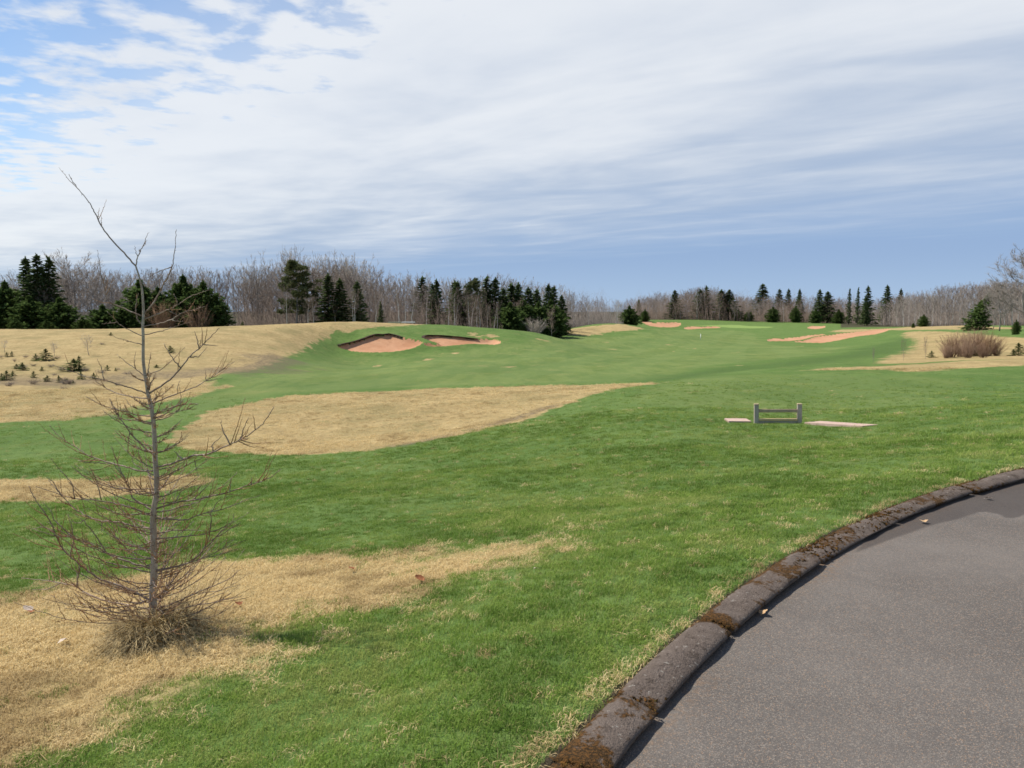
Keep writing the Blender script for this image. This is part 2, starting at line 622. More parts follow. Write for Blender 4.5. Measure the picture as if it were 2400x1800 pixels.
class MB:
    """collects tubes, cones, cards and boxes into one mesh (triangles)"""
    def __init__(s):
        s.V, s.T, s.n = [], [], 0

    def add(s, V, T):
        V = np.asarray(V, float)
        s.V.append(V)
        s.T.append(np.asarray(T, int) + s.n)
        s.n += len(V)

    def tube(s, P, R, k=5, cap=True):
        P = np.asarray(P, float)
        R = np.asarray(R, float)
        n = len(P)
        T = np.gradient(P, axis=0)
        T /= np.linalg.norm(T, axis=1)[:, None] + 1e-9
        up = np.array([0, 0, 1.0]) if abs(T[0, 2]) < 0.8 else np.array([1.0, 0, 0])
        A = np.cross(T, up)
        A /= np.linalg.norm(A, axis=1)[:, None] + 1e-9
        B = np.cross(T, A)
        th = np.arange(k) * 2 * math.pi / k
        ring = (P[:, None] + R[:, None, None] * (np.cos(th)[None, :, None] * A[:, None] + np.sin(th)[None, :, None] * B[:, None])).reshape(-1, 3)
        i = np.arange(n - 1)[:, None] * k
        j = np.arange(k)[None]
        j2 = (j + 1) % k
        a, b, c, d = (i + j).ravel(), (i + j2).ravel(), (i + k + j2).ravel(), (i + k + j).ravel()
        tri = np.concatenate([np.stack([a, c, b], 1), np.stack([a, d, c], 1)])
        if cap:
            ring = np.concatenate([ring, P[-1:], P[:1]])
            e = n * k
            tri = np.concatenate([tri, np.stack([(n - 1) * k + j.ravel(), np.full(k, e), (n - 1) * k + j2.ravel()], 1),
                                  np.stack([j2.ravel(), np.full(k, e + 1), j.ravel()], 1)])
        s.add(ring, tri)

    def cones(s, S, E, r):
        """many thin three sided spikes"""
        S = np.asarray(S, float)
        E = np.asarray(E, float)
        r = np.broadcast_to(np.asarray(r, float), (len(S),))
        D = E - S
        D = D / (np.linalg.norm(D, axis=1)[:, None] + 1e-9)
        A = np.cross(D, np.array([0.31, 0.87, 0.38]))
        A /= np.linalg.norm(A, axis=1)[:, None] + 1e-9
        B = np.cross(D, A)
        n = len(S)
        V = np.empty((n, 4, 3))
        for q in range(3):
            t = q * 2.0944
            V[:, q] = S + r[:, None] * (math.cos(t) * A + math.sin(t) * B)
        V[:, 3] = E
        b = np.arange(n)[:, None] * 4
        T = np.concatenate([b + np.array([[0, 1, 3]]), b + np.array([[1, 2, 3]]), b + np.array([[2, 0, 3]])])
        s.add(V.reshape(-1, 3), T)

    def cards(s, C, U, W):
        """leaf shaped diamonds: centre, half length vector, half width vector"""
        n = len(C)
        V = np.empty((n, 4, 3))
        V[:, 0], V[:, 1], V[:, 2], V[:, 3] = C - U, C + W, C + U, C - W
        b = np.arange(n)[:, None] * 4
        s.add(V.reshape(-1, 3), np.concatenate([b + np.array([[0, 1, 2]]), b + np.array([[0, 2, 3]])]))

    def box(s, lo, hi):
        x0, y0, z0 = lo
        x1, y1, z1 = hi
        V = [(x, y, z) for z in (z0, z1) for y in (y0, y1) for x in (x0, x1)]
        T = [(0, 2, 1), (1, 2, 3), (4, 5, 6), (5, 7, 6), (0, 1, 4), (1, 5, 4), (2, 6, 3), (3, 6, 7), (0, 4, 2), (2, 4, 6), (1, 3, 5), (3, 7, 5)]
        s.add(V, T)

    def mesh(s, name, mat, smooth=False):
        return mesh_from(name, np.concatenate(s.V), np.concatenate(s.T), mat, smooth)


# ------------------------------------------------------------------ materials
def new_mat(name):
    m = bpy.data.materials.new(name)
    m.use_nodes = True
    m.node_tree.nodes.clear()
    t = NT(m.node_tree)
    out = t.node('ShaderNodeOutputMaterial')
    return m, t, out


def principled(t, out, col, rough=0.85, normal=None, spec=0.25):
    b = t.node('ShaderNodeBsdfPrincipled')
    t.put(b.inputs['Base Color'], (*col, 1) if isinstance(col, tuple) and len(col) == 3 else col)
    t.put(b.inputs['Roughness'], rough)
    b.inputs['Specular IOR Level'].default_value = spec
    if normal is not None:
        t.l.new(normal, b.inputs['Normal'])
    t.l.new(b.outputs[0], out.inputs[0])
    return b


def bump(t, h, strength, dist):
    b = t.node('ShaderNodeBump')
    b.inputs['Strength'].default_value = strength
    b.inputs['Distance'].default_value = dist
    t.l.new(h, b.inputs['Height'])
    return b.outputs[0]


def attr(t, name, typ='GEOMETRY'):
    a = t.node('ShaderNodeAttribute', attribute_type=typ, attribute_name=name)
    return a.outputs['Fac']


G_ROUGH = (0.098, 0.168, 0.038)
G_LIGHT = (0.135, 0.205, 0.055)
G_DARK = (0.066, 0.122, 0.028)
G_FAIR = (0.100, 0.172, 0.055)
G_DRY = (0.40, 0.29, 0.135)
G_DRY2 = (0.30, 0.205, 0.09)


def mat_ground():
    m, t, out = new_mat('turf')
    geo = t.node('ShaderNodeNewGeometry')
    P = geo.outputs['Position']
    n1 = t.noise(P, 0.35, 5, 0.6)
    n2 = t.noise(P, 2.2, 5, 0.65)
    n3 = t.noise(P, 14, 4, 0.6)
    n4 = t.noise(P, 70, 3, 0.6)
    c = t.mix(t.smooth(n1, 0.35, 0.68), G_ROUGH, G_LIGHT)
    c = t.mix(t.smooth(n2, 0.45, 0.72, 0, 0.8), c, G_DARK)
    n5 = t.noise(t.mapping(P, (1, 0.6, 1)), 0.9, 4, 0.6)
    c = t.mix(t.smooth(n5, 0.52, 0.72, 0, 0.6), c, (0.165, 0.195, 0.06))
    c = t.mix(t.smooth(n3, 0.5, 0.8, 0, 0.4), c, (0.15, 0.19, 0.055))
    fair = attr(t, 'fair')
    st = t.noise(t.mapping(P, (1, 0.25, 1), (0, 0, 0.5)), 0.5, 4, 0.6)
    fcol = t.mix(t.smooth(st, 0.3, 0.7), (0.132, 0.186, 0.046), (0.172, 0.225, 0.066))
    fcol = t.mix(t.smooth(n2, 0.45, 0.8, 0, 0.5), fcol, (0.20, 0.235, 0.09))
    mow = t.noise(t.mapping(P, (1, 0.12, 1), (0, 0, 0.42)), 1.6, 2, 0.5)
    fcol = t.mix(t.smooth(mow, 0.45, 0.62, 0, 0.35), fcol, (0.088, 0.150, 0.042))
    pt = t.noise(P, 0.13, 5, 0.68)
    fcol = t.mix(t.smooth(pt, 0.42, 0.62, 0, 0.55), fcol, (0.085, 0.150, 0.040))
    pt2 = t.noise(P, 0.55, 5, 0.7)
    fcol = t.mix(t.smooth(pt2, 0.53, 0.72, 0, 0.8), fcol, (0.225, 0.238, 0.082))
    fcol = t.mix(t.smooth(pt2, 0.25, 0.45, 0.6, 0), fcol, (0.086, 0.142, 0.036))
    wv = t.node('ShaderNodeTexWave')
    t.l.new(t.mapping(P, (1, 1, 0), (0, 0, 0.30)), wv.inputs['Vector'])
    wv.inputs['Scale'].default_value = 0.055
    wv.inputs['Distortion'].default_value = 3.0
    wv.inputs['Detail'].default_value = 2.0
    wv.inputs['Detail Scale'].default_value = 0.3
    fcol = t.mix(t.smooth(wv.outputs['Fac'], 0.4, 0.6, 0, 0.28), fcol, (0.175, 0.235, 0.075))
    c = t.mix(fair, c, fcol)
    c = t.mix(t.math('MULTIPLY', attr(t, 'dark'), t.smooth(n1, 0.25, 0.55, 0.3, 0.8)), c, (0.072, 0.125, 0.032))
    c = t.mix(attr(t, 'green'), c, (0.215, 0.30, 0.085))
    # dry fescue
    d1 = t.noise(P, 0.8, 5, 0.65)
    d2 = t.noise(t.mapping(P, (1, 0.5, 1), (0, 0, 0.2)), 5.5, 5, 0.68)
    dc = t.mix(t.smooth(d1, 0.35, 0.7), (0.46, 0.345, 0.165), (0.36, 0.262, 0.12))
    dc = t.mix(t.smooth(d2, 0.48, 0.7, 0, 0.85), dc, (0.215, 0.155, 0.07))
    d3 = t.noise(t.mapping(P, (1, 0.7, 1)), 0.33, 5, 0.7)
    dc = t.mix(t.smooth(d3, 0.44, 0.66, 0, 0.75), dc, (0.25, 0.205, 0.09))
    dc = t.mix(t.smooth(n3, 0.52, 0.8, 0, 0.5), dc, (0.50, 0.40, 0.22))
    dc = t.mix(t.smooth(t.noise(P, 1.3, 4, 0.6), 0.57, 0.75, 0, 0.5), dc, (0.16, 0.17, 0.06))
    dry = attr(t, 'dry')
    edge = t.math('ADD', dry, t.math('MULTIPLY', t.math('SUBTRACT', n3, 0.5), 0.55))
    c = t.mix(t.smooth(edge, 0.3, 0.7), c, dc)
    soil = attr(t, 'soil')
    c = t.mix(t.math('MULTIPLY', soil, t.smooth(d2, 0.35, 0.6, 0.5, 0.95)), c, (0.15, 0.115, 0.08))
    bare = attr(t, 'bare')
    c = t.mix(bare, c, (0.055, 0.042, 0.028))
    c = t.mix(t.smooth(n4, 0.3, 0.7, 0.2, 0.0), c, (0.02, 0.03, 0.01))
    h = t.math('ADD', t.math('MULTIPLY', n4, 0.35), t.math('ADD', t.math('MULTIPLY', n3, 0.6), n2))
    principled(t, out, c, 0.95, bump(t, h, 0.8, 0.09), 0.1)
    return m


def mat_simple(name, cols, scale, rough=0.85, bs=0.3, bd=0.02, spec=0.25, obj_var=0.0, pos=False, det=5):
    """two or three colours mixed by noise, with fine relief; obj_var varies the value from object to object"""
    m, t, out = new_mat(name)
    if pos:
        v = t.node('ShaderNodeNewGeometry').outputs['Position']
    else:
        v = t.node('ShaderNodeTexCoord').outputs['Object']
    n1 = t.noise(v, scale, det, 0.6)
    c = t.mix(t.smooth(n1, 0.35, 0.65), cols[0], cols[1])
    if len(cols) > 2:
        n2 = t.noise(v, scale * 3.3, 4, 0.6)
        c = t.mix(t.smooth(n2, 0.52, 0.7, 0, 0.9), c, cols[2])
    if obj_var:
        oi = t.node('ShaderNodeObjectInfo')
        hs = t.node('ShaderNodeHueSaturation')
        t.put(hs.inputs['Value'], t.math('MULTIPLY_ADD', oi.outputs['Random'], obj_var, 1 - obj_var / 2))
        t.put(hs.inputs['Saturation'], t.math('MULTIPLY_ADD', t.math('FRACT', t.math('MULTIPLY', oi.outputs['Random'], 7.31)), obj_var, 1 - obj_var / 2))
        t.l.new(c, hs.inputs['Color'])
        c = hs.outputs[0]
    nb = t.noise(v, scale * 4, 4, 0.6)
    principled(t, out, c, rough, bump(t, nb, bs, bd), spec)
    return m


def mat_leafy(name, c1, c2, trans=0.25, obj_var=0.3):
    m, t, out = new_mat(name)
    v = t.node('ShaderNodeTexCoord').outputs['Object']
    n = t.noise(v, 1.4, 4, 0.6)
    c = t.mix(t.smooth(n, 0.35, 0.68), c1, c2)
    oi = t.node('ShaderNodeObjectInfo')
    hs = t.node('ShaderNodeHueSaturation')
    t.put(hs.inputs['Value'], t.math('MULTIPLY_ADD', oi.outputs['Random'], obj_var, 1 - obj_var / 2))
    t.l.new(c, hs.inputs['Color'])
    c = hs.outputs[0]
    d = t.node('ShaderNodeBsdfDiffuse')
    tr = t.node('ShaderNodeBsdfTranslucent')
    t.l.new(c, d.inputs[0])
    t.l.new(c, tr.inputs[0])
    mx = t.node('ShaderNodeMixShader')
    mx.inputs[0].default_value = trans
    t.l.new(d.outputs[0], mx.inputs[1])
    t.l.new(tr.outputs[0], mx.inputs[2])
    t.l.new(mx.outputs[0], out.inputs[0])
    return m


def mat_blades():
    m, t, out = new_mat('grass_blades')
    dry = attr(t, 'dry', 'INSTANCER')
    rnd = attr(t, 'rnd', 'INSTANCER')
    mottle = attr(t, 'mottle', 'INSTANCER')
    isl = t.node('ShaderNodeNewGeometry').outputs['Random Per Island']
    g = t.mix(t.math('MULTIPLY_ADD', rnd, 0.5, t.math('MULTIPLY', isl, 0.5)), (0.146, 0.258, 0.038), (0.295, 0.376, 0.090))
    g = t.mix(t.smooth(mottle, 0.40, 0.74, 0, 0.78), g, (0.105, 0.185, 0.032))
    g = t.mix(t.smooth(mottle, 0.12, 0.4, 0.55, 0), g, (0.37, 0.40, 0.125))
    g = t.mix(t.smooth(isl, 0.82, 0.96, 0, 0.7), g, (0.42, 0.40, 0.16))
    d = t.mix(isl, (0.58, 0.435, 0.205), (0.76, 0.61, 0.34))
    d = t.mix(t.smooth(mottle, 0.48, 0.75, 0, 0.85), d, (0.41, 0.30, 0.15))
    c = t.mix(dry, g, d)
    df = t.node('ShaderNodeBsdfDiffuse')
    tr = t.node('ShaderNodeBsdfTranslucent')
    t.l.new(c, df.inputs[0])
    t.l.new(c, tr.inputs[0])
    mx = t.node('ShaderNodeMixShader')
    mx.inputs[0].default_value = 0.3
    t.l.new(df.outputs[0], mx.inputs[1])
    t.l.new(tr.outputs[0], mx.inputs[2])
    t.l.new(mx.outputs[0], out.inputs[0])
    return m


def mat_asphalt():
    m, t, out = new_mat('worn_asphalt')
    P = t.node('ShaderNodeNewGeometry').outputs['Position']
    n1 = t.noise(P, 0.9, 5, 0.6)
    n2 = t.noise(P, 110, 3, 0.7)
    vo = t.node('ShaderNodeTexVoronoi')
    t.l.new(P, vo.inputs['Vector'])
    vo.inputs['Scale'].default_value = 230
    c = t.mix(t.smooth(n1, 0.3, 0.7), (0.098, 0.085, 0.073), (0.132, 0.116, 0.101))
    c = t.mix(t.smooth(n2, 0.35, 0.75, 0.0, 0.65), c, (0.055, 0.05, 0.05))
    sepc = t.node('ShaderNodeSeparateColor')
    t.l.new(vo.outputs['Color'], sepc.inputs[0])
    c = t.mix(t.smooth(sepc.outputs[0], 0.72, 0.98, 0, 0.75), c, (0.25, 0.215, 0.18))
    c = t.mix(t.smooth(sepc.outputs[1], 0.90, 1.0, 0, 0.7), c, (0.32, 0.20, 0.12))
    n7 = t.noise(P, 2.6, 5, 0.65, 0.6)
    c = t.mix(t.smooth(n7, 0.5, 0.72, 0, 0.35), c, (0.085, 0.074, 0.066))
    c = t.mix(t.smooth(t.noise(P, 0.45, 4, 0.6), 0.45, 0.7, 0, 0.35), c, (0.18, 0.158, 0.138))
    grit = t.math('MULTIPLY', attr(t, 'grit'), t.smooth(t.noise(P, 28, 4, 0.7), 0.45, 0.62))
    c = t.mix(t.math('MULTIPLY', grit, 0.7), c, (0.20, 0.12, 0.065))
    # darker patch along the kerb, with an outline of its own
    dark_patch = attr(t, 'dark_patch')
    c = t.mix(t.smooth(t.math('ADD', dark_patch, t.math('MULTIPLY', t.math('SUBTRACT', n2, 0.5), 0.1)), 0.35, 0.65, 0, 0.66), c, (0.040, 0.031, 0.027))
    h = t.math('ADD', t.math('MULTIPLY', vo.outputs['Distance'], 0.7), n2)
    principled(t, out, c, 0.82, bump(t, h, 0.55, 0.006), 0.3)
    return m


def mat_kerb():
    m, t, out = new_mat('kerb_concrete')
    P = t.node('ShaderNodeNewGeometry').outputs['Position']
    n1 = t.noise(P, 5, 5, 0.65)
    n2 = t.noise(P, 90, 3, 0.7)
    n3 = t.noise(P, 22, 4, 0.65)
    c = t.mix(t.smooth(n1, 0.3, 0.7), (0.108, 0.084, 0.068), (0.152, 0.122, 0.102))
    c = t.mix(t.smooth(n2, 0.45, 0.75, 0, 0.6), c, (0.07, 0.055, 0.05))
    c = t.mix(t.smooth(n3, 0.57, 0.68, 0, 0.8), c, (0.05, 0.038, 0.03))
    n6 = t.noise(P, 11, 5, 0.7, 0.5)
    c = t.mix(t.smooth(n6, 0.55, 0.66, 0, 0.75), c, (0.06, 0.046, 0.036))
    c = t.mix(t.smooth(t.noise(P, 37, 4, 0.6), 0.62, 0.7, 0, 0.7), c, (0.30, 0.275, 0.24))
    mo = attr(t, 'moss')
    k = t.math('ADD', mo, t.math('MULTIPLY', t.math('SUBTRACT', n3, 0.5), 1.3))
    mc = t.mix(t.smooth(n2, 0.4, 0.65), (0.035, 0.022, 0.010), (0.125, 0.060, 0.018))
    c = t.mix(t.smooth(k, 0.42, 0.62), c, mc)
    principled(t, out, c, 0.95, bump(t, t.math('ADD', n2, t.math('MULTIPLY', n3, 0.8)), 0.9, 0.012), 0.12)
    return m


def mat_sand():
    m, t, out = new_mat('red_sand')
    P = t.node('ShaderNodeNewGeometry').outputs['Position']
    n1 = t.noise(P, 0.45, 5, 0.6)
    n2 = t.noise(t.mapping(P, (1, 1, 3.0)), 1.6, 5, 0.7, 0.8)
    c = t.mix(t.smooth(n1, 0.35, 0.65), (0.40, 0.205, 0.112), (0.47, 0.265, 0.155))
    c = t.mix(t.smooth(n2, 0.54, 0.72, 0, 0.65), c, (0.29, 0.140, 0.080))
    principled(t, out, c, 0.95, bump(t, n2, 0.5, 0.15), 0.1)
    return m


def mat_bark(name, c1, c2, c3, sc):
    m, t, out = new_mat(name)
    v = t.node('ShaderNodeTexCoord').outputs['Object']
    n1 = t.noise(t.mapping(v, (1, 1, 0.35)), sc, 5, 0.65)
    n2 = t.noise(t.mapping(v, (1, 1, 2.6)), sc * 1.6, 4, 0.6)
    c = t.mix(t.smooth(n1, 0.35, 0.65), c1, c2)
    c = t.mix(t.smooth(n2, 0.56, 0.66, 0, 0.85), c, c3)
    oi = t.node('ShaderNodeObjectInfo')
    c = t.mix(t.math('MULTIPLY', oi.outputs['Random'], 0.3), c, c3)
    principled(t, out, c, 0.9, bump(t, n1, 0.6, 0.01), 0.15)
    return m


M = {}
M['ground'] = mat_ground()
M['sand'] = mat_sand()
M['asphalt'] = mat_asphalt()
M['kerb'] = mat_kerb()
M['blades'] = mat_blades()
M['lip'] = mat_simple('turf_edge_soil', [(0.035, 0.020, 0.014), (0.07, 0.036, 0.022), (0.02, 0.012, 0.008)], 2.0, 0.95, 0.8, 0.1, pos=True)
M['spruce'] = mat_leafy('spruce_needles', (0.058, 0.092, 0.036), (0.130, 0.162, 0.064), 0.32)
M['cedar'] = mat_leafy('dense_evergreen_needles', (0.056, 0.098, 0.028), (0.126, 0.172, 0.054), 0.32)
M['pine'] = mat_leafy('pine_needles', (0.085, 0.105, 0.045), (0.15, 0.155, 0.075), 0.2)
M['youngfir'] = mat_leafy('young_fir_needles', (0.060, 0.098, 0.030), (0.11, 0.145, 0.050), 0.2)
M['twig_grey'] = mat_simple('grey_twigs', [(0.205, 0.175, 0.152), (0.28, 0.245, 0.215)], 1.0, 0.9, 0.2, 0.01, 0.1, 0.35)
M['twig_brown'] = mat_simple('red_brown_twigs', [(0.168, 0.132, 0.108), (0.235, 0.19, 0.158)], 1.0, 0.9, 0.2, 0.01, 0.1, 0.35)
M['twig_pale'] = mat_simple('pale_twigs', [(0.30, 0.262, 0.225), (0.39, 0.345, 0.30)], 1.0, 0.9, 0.2, 0.01, 0.1, 0.3)
M['twig_red'] = mat_simple('rusty_twigs', [(0.205, 0.125, 0.078), (0.28, 0.185, 0.12)], 1.0, 0.9, 0.2, 0.01, 0.1, 0.25)
M['bark_grey'] = mat_bark('grey_bark', (0.24, 0.22, 0.20), (0.34, 0.315, 0.29), (0.12, 0.105, 0.09), 3.0)
M['bark_white'] = mat_bark('white_birch_bark', (0.60, 0.57, 0.52), (0.74, 0.71, 0.66), (0.20, 0.17, 0.15), 3.0)
M['bark_dark'] = mat_bark('dark_bark', (0.06, 0.05, 0.042), (0.10, 0.085, 0.07), (0.035, 0.03, 0.025), 3.0)

# ------------------------------------------------------------------ the ground
def ground_grid():
    fine = np.radians(np.arange(-36, 36.01, 0.11))
    left = -np.radians(np.concatenate([np.arange(36.5, 50, 0.8), np.arange(50, 180, 4.0)]))[::-1]
    right = np.radians(np.concatenate([np.arange(36.5, 50, 0.8), np.arange(50, 180, 4.0)]))
    az = np.concatenate([left, fine, right])
    lr = np.concatenate([np.arange(math.log(0.4), math.log(2.4), 0.12), np.arange(math.log(2.4), math.log(40), 0.0125),
                         np.arange(math.log(40), math.log(74), 0.0075), np.arange(math.log(74), math.log(88), 0.0028), np.arange(math.log(88), math.log(300), 0.0085),
                         np.arange(math.log(300), math.log(700), 0.05), np.arange(math.log(700), math.log(4500), 0.25)])
    return az, np.exp(lr)


def build_ground():
    az, rr = ground_grid()
    na, nr = len(az), len(rr)
    A, R = np.meshgrid(az, rr)
    x = (R * np.sin(A)).ravel()
    y = (R * np.cos(A)).ravel()
    z = height(x, y)
    V = np.stack([x, y, z], 1)
    V = np.concatenate([V, [[0, 0, z[:na].mean()]]])
    i = np.arange(nr - 1)[:, None] * na
    j = np.arange(na)[None]
    j2 = (j + 1) % na
    Q = np.stack([(i + j).ravel(), (i + j2).ravel(), (i + na + j2).ravel(), (i + na + j).ravel()], 1)
    cen = np.stack([j.ravel(), j2.ravel(), np.full(na, nr * na), np.full(na, nr * na)], 1)[:, [0, 2, 1]]
    cx = x[Q].mean(1)
    cy = y[Q].mean(1)
    which = np.full(len(Q), -1)
    for b, poly in enumerate(FLD['bunk']):
        d = sdf_in(cx, cy, poly, 1)
        which[d > 0] = b
    dry = dry_mask(x, y)
    r = np.hypot(x, y)
    wx = x + 0.02 * r * fbm(x * 0.3, y * 0.3, 61, 3)
    wy = y + 0.02 * r * fbm(x * 0.3, y * 0.3, 67, 3)
    fair = np.maximum(sstep(sdf_in(wx, wy, FLD['fair'], 6), -0.8, 1.2), 0.7 * sstep(sdf_in(wx, wy, FLD['tee'], 4), -0.6, 0.8))
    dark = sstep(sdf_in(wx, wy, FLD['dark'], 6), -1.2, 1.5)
    green = sstep(sdf_in(x, y, FLD['green'], 6), -0.5, 1.0)
    # trodden, brownish band low on the left slope and the earth edge of the hollow
    soil = np.zeros(len(x))
    for pts, wd in (([(-200, 890), (0, 893), (150, 896), (300, 884), (420, 877), (520, 872), (600, 862), (660, 842)], 3.0), ([(930, 1046), (1010, 1030), (1100, 1010), (1190, 984), (1260, 962), (1300, 948)], 0.35)):
        L = ground_poly(pts)
        dd = np.full(len(x), 1e9)
        for a, b in zip(L[:-1], L[1:]):
            e = b - a
            tt = np.clip(((x - a[0]) * e[0] + (y - a[1]) * e[1]) / (e @ e), 0, 1)
            dd = np.minimum(dd, np.hypot(x - a[0] - tt * e[0], y - a[1] - tt * e[1]))
        soil = np.maximum(soil, sstep(-dd - wd * 0.8 * fbm(x * 0.7, y * 0.7, 77, 3), -wd, -wd * 0.2) * 0.8)
    ks = np.full(len(x), -9.0)
    m = r < 14
    ks[m] = kerb_side(x[m], y[m])
    bare = np.where((ks > -KW - 0.03) & (ks < PATHW), 1.0, 0.0)
    # floor of the woods: bare earth and litter
    az_ = np.degrees(np.arctan2(x, y))
    wood = np.where(az_ < 1.0, sstep(y, 97, 104), np.where(az_ < 7.5, sstep(y, 163, 172), np.where(az_ < 22, sstep(y, 310, 325), sstep(y, 232, 245))))
    bare = np.maximum(bare, wood * 0.9)

    def part(name, quads, mat, tri=None):
        used = np.unique(quads)
        remap = np.full(len(V), -1)
        remap[used] = np.arange(len(used))
        me = mesh_from(name, V[used], remap[quads], mat, True)
        if mat is M['ground']:
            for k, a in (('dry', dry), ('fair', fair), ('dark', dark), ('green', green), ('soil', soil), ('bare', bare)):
                aa = np.concatenate([a, [0]])
                fattr(me, k, aa[used])
        return me

    # inside the kerb line close to the viewer the ground runs on under the path
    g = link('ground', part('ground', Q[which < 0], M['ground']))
    tag(g, 'rolling golf course turf, green with straw-coloured patches of dry grass', None, None, 'structure')
    for b, (lab, _, dep, lipspan) in enumerate(BUNKERS):
        if (which == b).sum() < 4:
            continue
        o = link('sand_bunker', part('sand_bunker', Q[which == b], M['sand']))
        tag(o, lab, None, None, 'structure')
        # the undercut turf edge along the far lip: a dark strip of roots and soil
        poly = FLD['bunk'][b]
        n0, n1 = lipspan[0] * 4, lipspan[1] * 4
        L = poly[n0:n1 + 1]
        if len(L) < 3:
            continue
        L = np.stack([np.interp(np.linspace(0, len(L) - 1, len(L) * 4), np.arange(len(L)), L[:, k]) for k in (0, 1)], 1)
        nrm = np.gradient(L, axis=0)
        nrm = np.stack([nrm[:, 1], -nrm[:, 0]], 1)
        nrm /= np.linalg.norm(nrm, axis=1)[:, None] + 1e-9
        if sdf(L[:, 0] + nrm[:, 0] * 0.4, L[:, 1] + nrm[:, 1] * 0.4, poly).mean() < 0:
            nrm = -nrm
        if b >= 2:
            continue
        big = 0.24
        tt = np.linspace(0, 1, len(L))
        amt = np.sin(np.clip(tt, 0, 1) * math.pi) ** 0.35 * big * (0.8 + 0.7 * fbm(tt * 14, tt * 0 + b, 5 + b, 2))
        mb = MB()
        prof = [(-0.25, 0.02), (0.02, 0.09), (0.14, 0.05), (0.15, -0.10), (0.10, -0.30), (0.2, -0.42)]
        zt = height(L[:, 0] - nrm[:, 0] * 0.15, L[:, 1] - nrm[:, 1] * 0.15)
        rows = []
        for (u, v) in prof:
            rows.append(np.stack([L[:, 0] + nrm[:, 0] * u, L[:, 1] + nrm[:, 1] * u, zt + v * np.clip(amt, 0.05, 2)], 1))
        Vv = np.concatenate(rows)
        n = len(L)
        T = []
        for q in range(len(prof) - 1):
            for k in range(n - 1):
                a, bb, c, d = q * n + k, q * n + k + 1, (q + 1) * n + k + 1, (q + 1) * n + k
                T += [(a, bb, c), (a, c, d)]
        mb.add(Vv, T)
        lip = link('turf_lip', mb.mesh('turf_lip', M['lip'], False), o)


build_ground()


